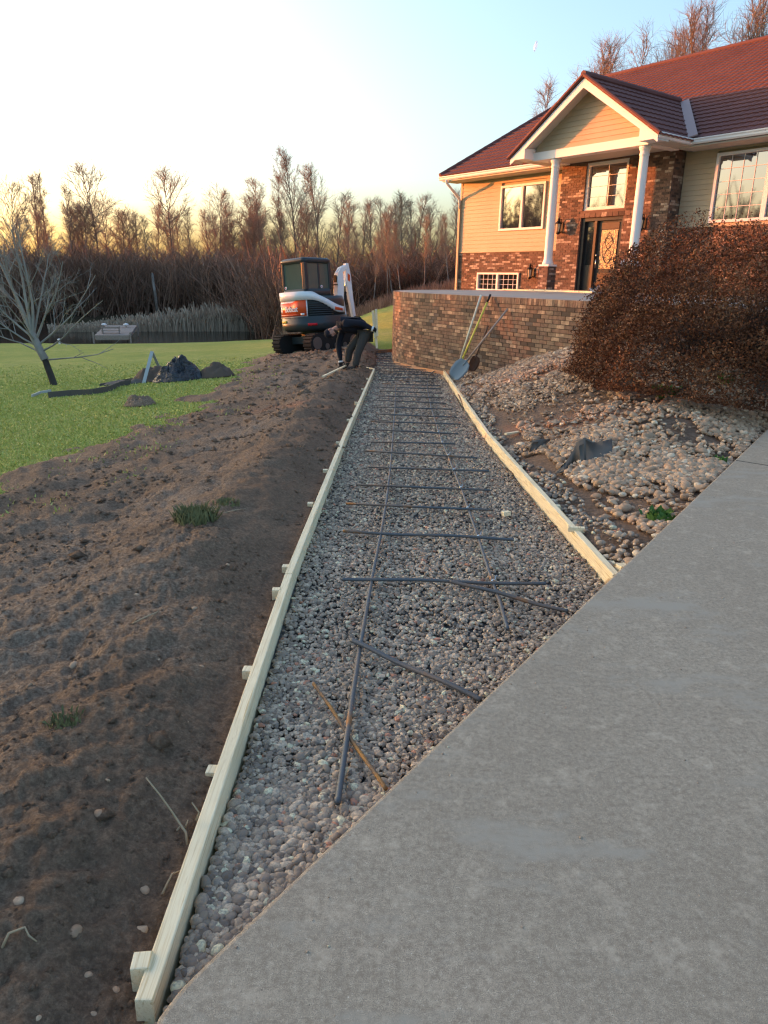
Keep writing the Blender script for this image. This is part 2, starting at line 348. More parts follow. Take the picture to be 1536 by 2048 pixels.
# form boards (tops) and slab edge
LB = np.array([(-0.417, 1.05), (-0.44, 3.2), (-0.44, 4.7), (-0.36, 9.0), (-0.235, 15.1)])
RB = np.array([(1.165, 3.44), (1.07, 6.6), (1.07, 10.0), (1.16, 15.0)])
def lb_x(y): return np.interp(y, LB[:, 1], LB[:, 0])
def rb_x(y): return np.interp(y, RB[:, 1], RB[:, 0])
E0 = np.array([-0.387, 1.03]); ED = np.array([2.82, 4.07]); ED = ED / np.linalg.norm(ED); EN = np.array([ED[1], -ED[0]])  # EN points onto the slab
def edge_d(x, y): return (x - E0[0]) * EN[0] + (y - E0[1]) * EN[1]   # >0 on the slab
def zbase(x, y):
    x = np.asarray(x, float); y = np.asarray(y, float); xx = x + 0.5
    c = np.where(xx > 0, 0, 9.5 * np.tanh(xx / 9.5))
    z = -0.03 * np.minimum(y, 60) - 0.03 + 0.10 * c - 0.0011 * np.minimum(np.maximum(0, y - 28), 30) ** 2
    z = z + 2.4 * sm((x + 6) / 10) * sm((y - 20) / 25)
    # right-hand slope up to the house, woods behind
    z = z + 1.5 * sm((x - 3) / 6) * sm((y - 6) / 10)
    # the pond basin and the far bank
    inp = sm((-x - 6 - np.maximum(0, 47 - y) * 0.8) / 5) * sm((y - 40) / 6) * sm((64 - y) / 6)
    z = z - 0.9 * inp
    far = sm((y - 57) / 7)
    z = z * (1 - far) + far * np.maximum(z, -1.9 + 0.02 * np.minimum(np.maximum(y - 64, 0), 150) + 2.2 * sm((x + 8) / 25))
    return z
BOUND = np.array([(-3.6, 0.0), (-3.4, 3.0), (-3.1, 5.5), (-3.04, 6.9), (-2.8, 8.8), (-2.75, 12.4), (-3.1, 15.5), (-3.5, 20.0), (-3.4, 24.5)])
def dirt_mask(x, y):  # metres inside the dug-over soil, from its left edge and its far end
    xl = np.interp(y, BOUND[:, 1], BOUND[:, 0]) + 0.9 * fbm(x * 0.9, y * 0.9, 3, 5) + 0.5 * fbm(x * 3, y * 3, 4, 8)
    return np.minimum(x - xl, 23.0 - y + 2.5 * fbm(x * .5, y * .5, 3, 3))
def zdirt(x, y):
    z = zbase(x, y)
    b = 0.13 * fbm(x * 0.9, y * 0.9, 3, 11) + (0.065 + 0.06 * sm((y - 2.5) / 3)) * fbm(x * 2.6 + 0.4 * y, y * 2.0, 4, 21) + 0.055 * fbm(x * 11, y * 11, 4, 31, 0.6)
    b = b + 0.10 * fbm((x * .76 - y * .65) * 2.6, (x * .65 + y * .76) * .55, 3, 13) + 0.05 * fbm((x * .76 - y * .65) * 9, (x * .65 + y * .76) * 1.6, 3, 15)
    b = b - 0.15 * np.exp(-((x + .80) / .9) ** 2 - ((y - 14.9) / 1.2) ** 2)
    d = lb_x(y) - x - 0.04
    b = b * np.clip(0.2 + d * 1.6, 0.15, 1)
    b = b + 0.03 * fbm(x * 26, y * 26, 3, 36, 0.6) * sm((7 - y) / 4)
    b = b + 0.07 * sm((d - 0.15) / 0.4) * sm((1.2 - d) / 0.7) - 0.095 * sm((0.30 - d) / 0.30)   # spoil ridge beside the form, trench at it
    b = b + 0.06 * np.exp(-(((x + 1.9) / 1.6) ** 2 + ((y - 20.2) / 1.5) ** 2))             # pushed up by the tracks
    r = np.abs(np.sin((x * 0.55 + y * 0.83) * 5.2 + 2 * fbm(x, y, 2, 9)))
    b = b + 0.02 * r * sm((y - 4) / 3)
    m_ = dirt_mask(x, y)
    return z + b + 0.03 + np.clip(m_, -1.2, 0.35) * 0.16
def rock_pts():
    P = [(1.30, 3.45, -.14), (1.15, 4.6, -.20), (1.15, 6.6, -.27), (1.17, 10, -.36), (1.3, 13, -.46), (1.25, 14.9, -.52), (1.0, 3.0, -.14),
         (1.40, 3.72, -.10), (2.0, 4.55, -.06), (2.7, 5.5, -.03), (3.76, 7.06, -.03), (5.5, 9.5, .0), (8, 13.2, .1),
         (3.33, 10.9, .60), (2.46, 12.6, .05), (1.75, 14.0, -.36), (4.2, 9.2, .80), (5.2, 7.3 + 2.6, .95), (3.9, 7.9, .33), (3.1, 8.5, .36), (2.4, 9.0, .18),
         (1.9, 6.3, .0), (1.5, 6.3, -.12), (2.6, 7.0, .12), (1.55, 8.4, -.16), (1.7, 10.4, -.05), (7, 12.5, 1.0), (2.9, 11.9, .32), (3.1, 6.8, .06), (2.2, 5.2, -.03)]
    return np.array(P)
RP = rock_pts()
def _phi(r): return np.sqrt(r * r + 0.15)
_A = _phi(np.linalg.norm(RP[:, None, :2] - RP[None, :, :2], axis=2)); _W = np.linalg.solve(_A + 0.02 * np.eye(len(RP)), RP[:, 2] - 0.2)
def zrock(x, y):
    x = np.asarray(x, float); y = np.asarray(y, float); sh = x.shape
    P = np.stack([x.ravel(), y.ravel()], 1); out = np.empty(len(P))
    for i in range(0, len(P), 20000): out[i:i + 20000] = _phi(np.linalg.norm(P[i:i + 20000, None] - RP[None, :, :2], axis=2)) @ _W + 0.2
    out = out.reshape(sh)
    return out + 0.07 * fbm(x * 1.7, y * 1.7, 3, 41) * sm((rb_out(x, y)) / 0.6)
def rb_out(x, y): return np.minimum(x - rb_x(y), -edge_d(x, y))
def zgravel(x, y): return zwalk(y) - 0.088 + 0.04 * sm((1.9 - y) / .9) + 0.018 * fbm(x * 2.2, y * 2.2, 3, 51)

# retaining wall path (plan): straight from the right, then round to the left and back to the house
WA = np.array([0.80, 15.9]); WH = R(-27.0); WD = np.array([math.sin(WH), math.cos(WH)]); WRAD = 6.0
WCEN = WA + WRAD * np.array([WD[1], -WD[0]])
W_S0 = -9.5                                     # start of the straight run, before WA
W_S1 = WRAD * R(100.0)
def wall_at(s):                                # s: metres along, 0 at WA; returns plan point and outward normal
    if s <= 0: return WA + WD * s, np.array([-WD[1], WD[0]])
    a = s / WRAD; o = np.array([-WD[1], WD[0]]); ca, sa = math.cos(-a), math.sin(-a)
    o = np.array([o[0] * ca - o[1] * sa, o[0] * sa + o[1] * ca]); return WCEN + WRAD * o, o
ZT = 1.035                                     # terrace level

# ---- ground sheet
def polar(a0, a1, na, r0_, r1, nr, pw=1.0):
    a = np.linspace(a0, a1, na); rr = r0_ * (r1 / r0_) ** (np.linspace(0, 1, nr) ** pw)
    A, RR = np.meshgrid(a, rr); X = RR * np.sin(A); Y = RR * np.cos(A)
    i = np.arange(nr - 1)[:, None] * na + np.arange(na - 1)[None]; i = i.ravel()
    return X.ravel(), Y.ravel(), np.stack([i, i + 1, i + na + 1, i + na], 1)
X, Y, Q = polar(R(-180), R(180), 401, 0.45, 1200, 190)
Z = zbase(X, Y)
inside = sm(dirt_mask(X, Y) / 0.5 ) * sm((1.6 - X) / 0.5) * sm((24 - Y) / 2) * sm((Y + 3) / 2)
hx = sm((X - lb_x(Y) + 0.5) / 0.3) * sm((Y + 3) / 2) * sm((24 - Y) / 2)
Z = Z - 0.45 * inside - 0.6 * hx + 0.03 * fbm(X * .7, Y * .7, 3, 2) * sm((60 - np.hypot(X, Y)) / 30)
Z = np.where(edge_d(X, Y) > -0.3, np.minimum(Z, -0.5), Z)
rr = np.hypot(X, Y); Z = Z + 6 * sm((rr - 150) / 700)
wild = np.maximum(sm((Y - 57) / 4), sm((X + 9 + (40 - Y) * 0.45) / 4) * sm((Y - 38) / 6))
wild = np.maximum(wild, sm((np.abs(X + 20) - 60) / 20))
lawn = tag(link('lawn', mesh_np('lawn', np.stack([X, Y, Z], 1), Q, MT['turf'], True, {'wild': wild})), 'mown green lawn sloping down to the pond', 'lawn', kind='structure')

X, Y, Q = polar(R(-88), R(12), 560, 0.55, 27, 420)
Z = zdirt(X, Y)
keep = (X < lb_x(Y) - 0.03) & (dirt_mask(X, Y) > -1.0) | ((Y > 15.16) & (X < 1.2))
keep &= (Y > -0.2) & (edge_d(X, Y) < 0.5)
Z = np.where((Y > 15.16) & (X > lb_x(Y) - 0.02), np.minimum(Z, zwalk(Y) - 0.16), Z)
Q = Q[keep[Q].all(1)]
fresh = sm((0.9 - (lb_x(Y) - X)) / 0.8) * 0.6 + 0.45 * sm((Y - 2.5) / 3); fresh = np.clip(fresh + 0.5 * fbm(X * .8, Y * .8, 3, 77), 0, 1.2)
u_, inv = np.unique(Q, return_inverse=True); Q = inv.reshape(Q.shape)
dirt = tag(link('dirt_yard', mesh_np('dirt_yard', np.stack([X, Y, Z], 1)[u_], Q, MT['soil'], True, {'fresh': fresh[u_]})), 'bare brown soil dug over beside the timber form', 'soil', kind='structure')

def grid_sheet(name, fx, fy, nx, ny, zf, keepf, m_, label, cat):
    X, Y = np.meshgrid(np.linspace(*fx, nx), np.linspace(*fy, ny)); X = X.ravel(); Y = Y.ravel()
    i = (np.arange(ny - 1)[:, None] * nx + np.arange(nx - 1)[None]).ravel(); Q = np.stack([i, i + 1, i + nx + 1, i + nx], 1)
    k = keepf(X, Y); Q = Q[k[Q].all(1)]
    return tag(link(name, mesh_np(name, np.stack([X, Y, zf(X, Y)], 1), Q, m_, True)), label, cat, kind='structure')
gravel = grid_sheet('gravel_bed', (-1.6, 1.7), (0.9, 24), 90, 420, lambda x, y: zgravel(x, y) - 0.012,
    lambda x, y: (x > lb_x(y) - 0.02 - 1.4 * sm((y - 15.1) / .05)) & (x < rb_x(y) + 0.02) & (edge_d(x, y) < 0.25), MT['gravel_base'], 'grey crushed gravel bed between the timber forms', 'gravel')
rocks = grid_sheet('rock_bed', (1.0, 9), (2.9, 16), 180, 280, lambda x, y: zrock(x, y) - 0.03,
    lambda x, y: (x > rb_x(y) + 0.0) & (edge_d(x, y) < 0.3) & ((x - 1.25) * 0.891 + (y - 15) * 0.454 < 0.1), MT['rock_base'], 'sloping bed of tan decorative stones beside the driveway', 'stone bed')

# ---- driveway slab
b = B(); tip = E0 + ED * 0.0
ring = [E0 + ED * 0.05, E0 + ED * 6.0, E0 + ED * 14.0, np.array([14, 12.0]), np.array([14, -4.0]), np.array([-0.40, -4.0]), np.array([-0.405, 0.6]), np.array([-0.402, 0.985]), E0 + EN * 0.002 + ED * 0.012]
P = [(p[0], p[1], -0.14) for p in ring]
b.prism(P, (0, 0, 0.14))
me = b.mesh('driveway', MT['concrete'], None, False, 0)
bm = bmesh.new(); bm.from_mesh(me)
bmesh.ops.bevel(bm, geom=[e for e in bm.edges if all(abs(v.co.z) < 1e-4 for v in e.verts)], offset=0.014, segments=3, affect='EDGES', profile=0.5); bm.to_mesh(me); bm.free()
drive = tag(link('driveway', me), 'grey brushed concrete driveway slab', 'driveway', kind='structure')
# the control joint: a shallow dark groove filled with sealant
j = at_y(1470, 920, 1); j = on_plane(1472, 921, (0, 0, 1), 0)[:2]; jt = j - ED * 0; q2 = j + EN * 3.5 + ED * -0.35
b = B(); b.bar((jt[0], jt[1], 0.0005), (q2[0], q2[1], 0.0005), 0.010, 0.004); b.part('control_joint', mat('joint', (0.06, 0.058, 0.052), 0.95), drive)

# ---- pond
b = B(); ang = np.linspace(0, 2 * math.pi, 40, endpoint=False)
b.add([(-36 + 31 * math.cos(t), 51.5 + 9.5 * math.sin(t), -2.62) for t in ang], [tuple(range(40))])
water = tag(link('pond', b.mesh('pond', MT['water'], fix=False)), 'dark still pond water below the wood', 'pond', kind='structure')

# ------------------------------------------------------------------ scattered stones
def ico(sub):
    bm = bmesh.new(); bmesh.ops.create_icosphere(bm, subdivisions=sub, radius=1.0)
    V = np.array([v.co[:] for v in bm.verts]); Fc = np.array([[v.index for v in f.verts] for f in bm.faces]); bm.free(); return V, Fc
ICO1, ICO2 = ico(1), ico(2)
OCT = (np.array([(1, 0, 0), (-1, 0, 0), (0, 1, 0), (0, -1, 0), (0, 0, 1), (0, 0, -1.0)]), np.array([(0, 2, 4), (2, 1, 4), (1, 3, 4), (3, 0, 4), (2, 0, 5), (1, 2, 5), (3, 1, 5), (0, 3, 5)]))
def rotm(n):
    q = rng.normal(size=(n, 4)); q /= np.linalg.norm(q, axis=1)[:, None]; a, b_, c, d = q.T
    return np.stack([1 - 2 * (c * c + d * d), 2 * (b_ * c - a * d), 2 * (b_ * d + a * c), 2 * (b_ * c + a * d), 1 - 2 * (b_ * b_ + d * d), 2 * (c * d - a * b_), 2 * (b_ * d - a * c), 2 * (c * d + a * b_), 1 - 2 * (b_ * b_ + c * c)], 1).reshape(n, 3, 3)
def stone_variants(tmpl, n, ang=0.16):
    V, Fc = tmpl; out = []
    for i in range(n):
        k = rng.normal(size=(5, 3)); k /= np.linalg.norm(k, axis=1)[:, None]
        W = V * (1 + ang * rng.normal(size=(len(V), 1)) * 0.35)
        for kk in k:   # flatten a few sides like broken or rolled stone
            h = rng.uniform(0.62, 0.95); d = W @ kk; W = W - np.outer(np.maximum(d - h, 0), kk)
        out.append(W * np.array([1.15, 0.92, 0.68]) * rng.uniform(0.9, 1.1, 3))
    return out
def scatter(pos, size, variants, Fc, rnd, flat=0.35):
    n = len(pos); k = len(variants[0]); Rm = rotm(n)
    # keep the flat side roughly down: yaw only plus a bounded tilt
    yaw = rng.uniform(0, 6.283, n); cz, sz = np.cos(yaw), np.sin(yaw); o = np.zeros(n); l = np.ones(n)
    Y_ = np.stack([cz, -sz, o, sz, cz, o, o, o, l], 1).reshape(n, 3, 3)
    tx = rng.normal(0, flat, n); cx, sx = np.cos(tx), np.sin(tx); T = np.stack([l, o, o, o, cx, -sx, o, sx, cx], 1).reshape(n, 3, 3)
    Rm = np.einsum('nij,njk->nik', Y_, T)
    VV = np.stack(variants)[rng.integers(0, len(variants), n)]
    W = np.einsum('nij,nkj->nki', Rm, VV) * size[:, None, None] + pos[:, None]
    FF = (Fc[None] + (np.arange(n) * k)[:, None, None]).reshape(-1, 3)
    return W.reshape(-1, 3), FF, np.repeat(rnd, k)
def ring_pick(n, y0, y1, x0, x1, ok):
    out = []
    tot = 0
    while tot < n:
        x = rng.uniform(x0, x1, n * 2); y = rng.uniform(y0, y1, n * 2); k = ok(x, y); out.append(np.stack([x[k], y[k]], 1)); tot += k.sum()
    return np.concatenate(out)[:n]
def stones(prefix, parent, specs, zf, ok, material, nparts=300):
    """specs: (count, y0, y1, x0, x1, mean radius, template). The biggest-looking become parts, the rest one stuff part."""
    allp, alls, allr, allt = [], [], [], []
    for cnt, y0, y1, x0, x1, rad, t in specs:
        p = ring_pick(cnt, y0, y1, x0, x1, ok); s = rad * np.exp(rng.normal(0, 0.34, cnt)); s = np.clip(s, rad * .5, rad * 2.1)
        z = zf(p[:, 0], p[:, 1]) + rng.uniform(-0.55, 0.35, cnt) * rad
        allp.append(np.column_stack([p, z])); alls.append(s); allr.append(rng.uniform(0, 1, cnt)); allt.append(np.full(cnt, t))
    P = np.concatenate(allp); S = np.concatenate(alls); Rn = np.concatenate(allr); T = np.concatenate(allt)
    pr = proj(P); app = S / np.maximum(pr[:, 2], 0.3)
    app[(pr[:, 0] < 5) | (pr[:, 0] > 1530) | (pr[:, 1] < 5) | (pr[:, 1] > 2043) | (pr[:, 2] < 0.5)] = 0
    top = np.argsort(-app)[:nparts]; rest = np.ones(len(P), bool); rest[top] = False
    v2, v1 = stone_variants(ICO2, 16), stone_variants(ICO1, 14, 0.5)
    Vs, Fs, As, off = [], [], [], 0
    for t, var, Fc in ((2, v2, ICO2[1]), (1, v1, ICO1[1]), (0, stone_variants(OCT, 10, .5), OCT[1])):
        k = rest & (T == t)
        if k.any():
            V, Fq, A = scatter(P[k], S[k], var, Fc, Rn[k]); Vs.append(V); Fs.append(Fq + off); As.append(A); off += len(V)
    o = link(prefix + 's_beyond' if False else 'loose_' + prefix + 's', mesh_np(prefix, np.concatenate(Vs), np.concatenate(Fs), material, False, {'rnd': np.concatenate(As)}), parent); o['kind'] = 'stuff'
    mv = [mesh_np(prefix, v, ICO2[1], material, True, {'rnd': np.full(len(v), rng.uniform(0, 1))}) for v in v2 for _ in range(2)]
    for i in top:
        c = link(prefix, mv[rng.integers(len(mv))], parent, P[i]); c.scale = (float(S[i]),) * 3
        c.rotation_euler = (rng.normal(0, .3), rng.normal(0, .3), rng.uniform(0, 6.28))
okg = lambda x, y: (x > lb_x(y) + 0.004 - 1.15 * (y > 15.25)) & (x < rb_x(y) - 0.012) & (edge_d(x, y) < 0.0)
stones('pebble', gravel, [(3700, 1.0, 1.8, -.45, .3, .0094, 2), (19000, 1.75, 4.4, -.5, 1.2, .0092, 1), (3600, 1.7, 2.7, -.5, .8, .0094, 1), (20000, 4.3, 7.6, -.5, 1.2, .0105, 0), (14000, 7.4, 13, -.5, 1.2, .0145, 0), (8000, 13, 22, -1.4, 1.2, .021, 0)], zgravel, okg, MT['pebble'])
def bare(x, y): return (rng.uniform(0, 1, x.shape) < np.clip(1.0 - (fbm(x * 1.1, y * 1.1, 3, 61) + .5 * fbm(x * 4, y * 4, 3, 63) + .02) / .20, .10, 1)) & ~((x - rb_x(y) < 0.35) & (fbm(x * 3, y * 3, 2, 5) < 0.08))
okr = lambda x, y: (x > rb_x(y) + 0.06) & (edge_d(x, y) < -0.02) & ((x - 1.25) * 0.891 + (y - 15) * 0.454 < -0.05) & bare(x, y)
stones('stone', rocks, [(1700, 3.3, 5.6, 1.1, 2.9, .021, 2), (4600, 5.2, 7.6, 1.1, 4.0, .022, 1), (5000, 7.2, 10.5, 1.1, 5.5, .026, 0), (4600, 9.5, 15, 1.2, 4.5, .030, 0)], lambda x, y: zrock(x, y) - 0.004, okr, MT['rock'])
# grey gravel spilled outside the right-hand form
p = ring_pick(1500, 3.4, 14.5, 1.1, 1.75, lambda x, y: (x > rb_x(y) + .05) & (x < rb_x(y) + .34 * (0.7 + fbm(y * 1.1, y * 0, 2, 4))) & (edge_d(x, y) < -.02))
V, Fq, A = scatter(np.column_stack([p, zrock(p[:, 0], p[:, 1]) + .004]), np.full(len(p), .017) * np.exp(rng.normal(0, .3, len(p))), stone_variants(ICO1, 8, .3), ICO1[1], rng.uniform(0, 1, len(p)))
o = link('spilled_gravel', mesh_np('spilled_gravel', V, Fq, MT['pebble'], True, {'rnd': A}), rocks); o['kind'] = 'stuff'
# clods and stones in the soil
okd = lambda x, y: (x < lb_x(y) - .06) & (dirt_mask(x, y) > 0.1)
p = ring_pick(11000, 0.9, 20, -4.2, -.3, lambda x, y: okd(x, y) & (fbm(x * 1.3, y * 1.3, 3, 71) + .6 * fbm(x * 5, y * 5, 2, 73) > rng.uniform(-.3, .25, x.shape)) & (rng.uniform(0, 1, x.shape) < 3.0 / (y + 1)))
yy = p[:, 1]; s = (0.0026 + 0.0010 * yy) * np.exp(rng.normal(0.1, .6, len(p)))
V, Fq, A = scatter(np.column_stack([p, zdirt(p[:, 0], p[:, 1])]), s, stone_variants(OCT, 12, .9), OCT[1], rng.uniform(0, 1, len(p)))
o = link('clods', mesh_np('clods', V, Fq, MT['soil'], True, {'fresh': A * .6 + .4}), dirt); o['kind'] = 'stuff'
mv = [mesh_np('stone', v, ICO2[1], MT['rock'], True, {'rnd': np.full(len(v), rng.uniform(0, .6))}) for v in stone_variants(ICO2, 12)]
def on_dirt(px, py):
    d = ray(px, py)
    for t in np.arange(0.8, 26, 0.01):
        q = CAM + d * t
        if q[2] < float(zdirt(np.array([q[0]]), np.array([q[1]]))[0]): return q
    return CAM + d * 3
for px, py, wpx in [(37, 1802, 30), (198, 1630, 30), (150, 1862, 34), (290, 1780, 26), (285, 1858, 28), (230, 1985, 30), (130, 2030, 24), (75, 2035, 24), (190, 2030, 26), (20, 1860, 26), (388, 1218, 16), (275, 1190, 15), (390, 1236, 14), (148, 1330, 20), (300, 1478, 16), (215, 1560, 12), (175, 1952, 22), (405, 1335, 14), (140, 1050, 12), (350, 1145, 10), (60, 1370, 14), (455, 1130, 10), (320, 1320, 12), (262, 1995, 18), (210, 1900, 14), (110, 1560, 10), (372, 1445, 14), (345, 1500, 10)]:
    q = on_dirt(px, py); z = proj(q)[2]; s = wpx / 2 / F * z * 0.9
    c = link('stone', mv[rng.integers(12)], dirt, q); c.scale = (s,) * 3; c.rotation_euler = (rng.normal(0, .3), rng.normal(0, .3), rng.uniform(0, 6))
# grit and crumbs lying on the slab
p = ring_pick(260, .2, 7, -.35, 3.4, lambda x, y: (edge_d(x, y) > .015) & (rng.uniform(0, 1, x.shape) < np.exp(-edge_d(x, y) / .35) + .015))
V, Fq, A = scatter(np.column_stack([p, np.full(len(p), .001)]), .0019 * np.exp(rng.normal(0, .4, len(p))), stone_variants(ICO1, 8, .3), ICO1[1], rng.uniform(0, 1, len(p)))
o = link('grit', mesh_np('grit', V, Fq, MT['pebble'], True, {'rnd': A}), drive); o['kind'] = 'stuff'
# grass blades over the near lawn
def blades(n, ok, y0, y1, x0, x1, hgt, zf):
    p = ring_pick(n, y0, y1, x0, x1, ok); h = hgt * np.exp(rng.normal(0, .35, n)); a = rng.uniform(0, 6.28, n); wd = 0.004 + 0.0009 * p[:, 1]
    z = zf(p[:, 0], p[:, 1]) - .005; dx = np.cos(a) * wd; dy = np.sin(a) * wd; lx = rng.normal(0, .5, n) * h; ly = rng.normal(0, .5, n) * h
    V = np.stack([np.column_stack([p[:, 0] - dx, p[:, 1] - dy, z]), np.column_stack([p[:, 0] + dx, p[:, 1] + dy, z]), np.column_stack([p[:, 0] + lx, p[:, 1] + ly, z + h])], 1).reshape(-1, 3)
    return V, np.arange(3 * n).reshape(n, 3), np.repeat(np.clip(rng.beta(2, 3, n), 0, 1), 3)
okl = lambda x, y: ((dirt_mask(x, y) < 0.12) | ((dirt_mask(x, y) < .9) & (fbm(x * 2, y * 2, 3, 81) > .02) & (rng.uniform(0, 1, x.shape) < .16))) & (x < -1.5) & (x > -0.62 * y - 1)
zl = lambda x, y: np.where(dirt_mask(x, y) > .12, zdirt(x, y), zbase(x, y) + 0.03 * fbm(x * .7, y * .7, 3, 2))
okf = lambda x, y: okl(x, y) & (rng.uniform(0, 1, x.shape) < np.clip(1.15 - (y - 5) / 17, 0, 1) ** 1.5)
V1 = blades(60000, okf, 4.5, 24, -13, -1.5, .024, zl)
o = tag(link('grass', mesh_np('grass', V1[0], V1[1], MT['blade'], False, {'rnd': V1[2]})), 'short green lawn grass along the edge of the soil', 'grass', kind='stuff')

# ------------------------------------------------------------------ brick terrace
def wall_z0(s):
    p, o = wall_at(s); return zwalk(p[1]) - 0.20
ter = thing('brick_terrace', 'curved brown brick retaining wall carrying the raised concrete terrace', 'terrace', (WCEN[0], WCEN[1], -0.6))
ss = np.concatenate([np.arange(W_S0, 0, 0.5), np.linspace(0, W_S1, 40)])
b = B(); inner = [wall_at(s)[0] for s in ss]
for i in range(len(ss) - 1):
    p, o1 = wall_at(ss[i]); q, o2 = wall_at(ss[i + 1]); zt = ZT - 0.012
    b.box8([(*p, -1.2), (*(p - o1 * .25), -1.2), (*(q - o2 * .25), -1.2), (*q, -1.2), (*p, zt), (*(p - o1 * .25), zt), (*(q - o2 * .25), zt), (*q, zt)])
b.part('mortar_core', MT['mortar'], ter)
BL, BH, GAP, PROUD = 0.194, 0.057, 0.0107, 0.012
variants = [B().box((0, 0, 0), (BL, 0.05, BH), a=(i + .5) / 20).mesh('brick', MT['brick_wall']) for i in range(20)]
bm_specs = []
for row in range(28):
    zc = ZT - 0.102 - 0.011 - BH / 2 - row * (BH + GAP)
    s = W_S0 + (0.5 * (BL + GAP) if row % 2 else 0)
    while s < W_S1:
        p, o = wall_at(s)
        if zc > wall_z0(s): bm_specs.append((p, o, zc))
        s += BL + GAP
pp = np.array([(*(p + o * .012), z) for p, o, z in bm_specs]); pr = proj(pp)
hid = (pr[:, 0] > 1195) | (pr[:, 0] < 775) | (pp[:, 2] < zrock(pp[:, 0], pp[:, 1]) - .02) & (pp[:, 0] > 1.3) | (np.array([o @ (CAM[:2] - p) for p, o, z in bm_specs]) < 0)
order = np.argsort(np.where(hid, 99, pr[:, 2])); chosen = set(order[:300].tolist())
rest = B()
for i, (p, o, z) in enumerate(bm_specs):
    ang = math.atan2(o[1], o[0]) - math.pi / 2; c = p - o * (.025 - PROUD - rng.normal(0, .0018)); a = min(0.999, max(0, rng.uniform(0, 1)))
    if i in chosen:
        q = link('brick', variants[int(a * 20)], ter, (c[0] - ter.location[0], c[1] - ter.location[1], z - ter.location[2])); q.rotation_euler = (0, 0, ang)
    elif not (pr[i, 0] < 700 and p[1] > 22):
        ca, sa = math.cos(ang), math.sin(ang); rest.box((c[0], c[1], z), (BL, .05, BH), np.array([(ca, -sa, 0), (sa, ca, 0), (0, 0, 1)]), a)
rest.part('brick_courses', MT['brick_wall'], ter, kind='stuff', fix=False)
CW = .0605; cv = [B().box((0, 0, 0), (CW - .008, .16, .102), a=(i + .5) / 20).mesh('coping_brick', MT['brick_wall']) for i in range(20)]
cop = B(); s = W_S0; k = 0
while s < W_S1:
    p, o = wall_at(s); ang = math.atan2(o[1], o[0]) - math.pi / 2; c = p - o * (.08 - .018 - rng.normal(0, .0015)); a = rng.uniform(.2, .97); z = ZT - .051
    x = proj((*p, z))
    if 775 < x[0] < 1195 and k < 300 and o @ (CAM[:2] - p) > 0:
        q = link('coping_brick', cv[int(a * 20)], ter, (c[0] - ter.location[0], c[1] - ter.location[1], z - ter.location[2])); q.rotation_euler = (0, 0, ang); k += 1
    else:
        ca, sa = math.cos(ang), math.sin(ang); cop.box((c[0], c[1], z), (CW - .008, .16, .102), np.array([(ca, -sa, 0), (sa, ca, 0), (0, 0, 1)]), a)
    s += CW
cop.part('coping_courses', MT['brick_wall'], ter, kind='stuff', fix=False)
# paved top
ring = [p - o * .10 for p, o in (wall_at(s) for s in ss)]
ring = ring + [np.array([10.5, 26.0]), np.array([14, 20.0]), np.array([11.0, 8.5])]
b = B(); b.prism([(x, y, ZT - .09) for x, y in ring], (0, 0, .095)); b.part('terrace_slab', MT['paved'], ter)
# reddish strip tacked along the foot of the curve
b = B(); sv = np.linspace(-1.35, 2.0, 26)
for i in range(25):
    p, o1 = wall_at(sv[i]); q, o2 = wall_at(sv[i + 1]); z1 = zwalk(p[1]) - .10; z2 = zwalk(q[1]) - .10; h = .075
    a, bb, c, d = p + o1 * .014, p + o1 * .030, q + o2 * .030, q + o2 * .014
    b.box8([(*a, z1), (*bb, z1), (*c, z2), (*d, z2), (*a, z1 + h), (*bb, z1 + h), (*c, z2 + h), (*d, z2 + h)])
b.top('edge_strip', MT['strip'], 'thin reddish wooden strip fixed along the foot of the curved brick wall', 'strip')

# ------------------------------------------------------------------ house (u along the front, o out from it, z up; metres / 1.2)
HS = 1.2; HD = R(-37.6)
HU = np.array([-math.sin(HD), -math.cos(HD), 0]); HN = np.array([math.cos(HD), -math.sin(HD), 0]); HL = np.array([2.212, 24.0, 0])
def hp(u, o, z): return CAM + HS * (HL + u * HU - o * HN + np.array([0, 0, z]) - CAM)
house = thing('brick_house', 'tan sided and brown brick house with a red tiled roof and pillared entrance gable', 'house', hp(3.5, 0, 0.9))
def hb(bd, u0, u1, o0, o1, z0, z1, a=.5):
    return bd.box8([hp(u0, o0, z0), hp(u1, o0, z0), hp(u1, o1, z0), hp(u0, o1, z0), hp(u0, o0, z1), hp(u1, o0, z1), hp(u1, o1, z1), hp(u0, o1, z1)], a)
ZB = 0.70; ZS = 4.13; UR = 15.5
OR_ = 0.10   # right wing wall plane
OE = 0.50    # entry brick plane
UE0, UE1 = 4.25, 7.42
# solid wall cores behind everything
b = B(); hb(b, 0.02, UE0 + .3, -9.5, -.035, ZB, ZS + .05); hb(b, UE1 - .3, UR, -9.5, OR_ - .035, ZB, ZS + .05); b.part('wall_core', MT['siding'], house)
b = B(); hb(b, -.01, .0, -.30, -.004, ZB, 2.13); BW = (.86, 2.58, 1.02, 1.56)
for a_, c_, z0_, z1_ in ((.0, BW[0], ZB, 2.13), (BW[1], UE0 + .2, ZB, 2.13), (BW[0], BW[1], ZB, BW[2]), (BW[0], BW[1], BW[3], 2.13)): hb(b, a_, c_, -.034, -.004, z0_, z1_)
hb(b, UE1 - .1, UR, -.2, OR_ - .004, ZB, 2.56)
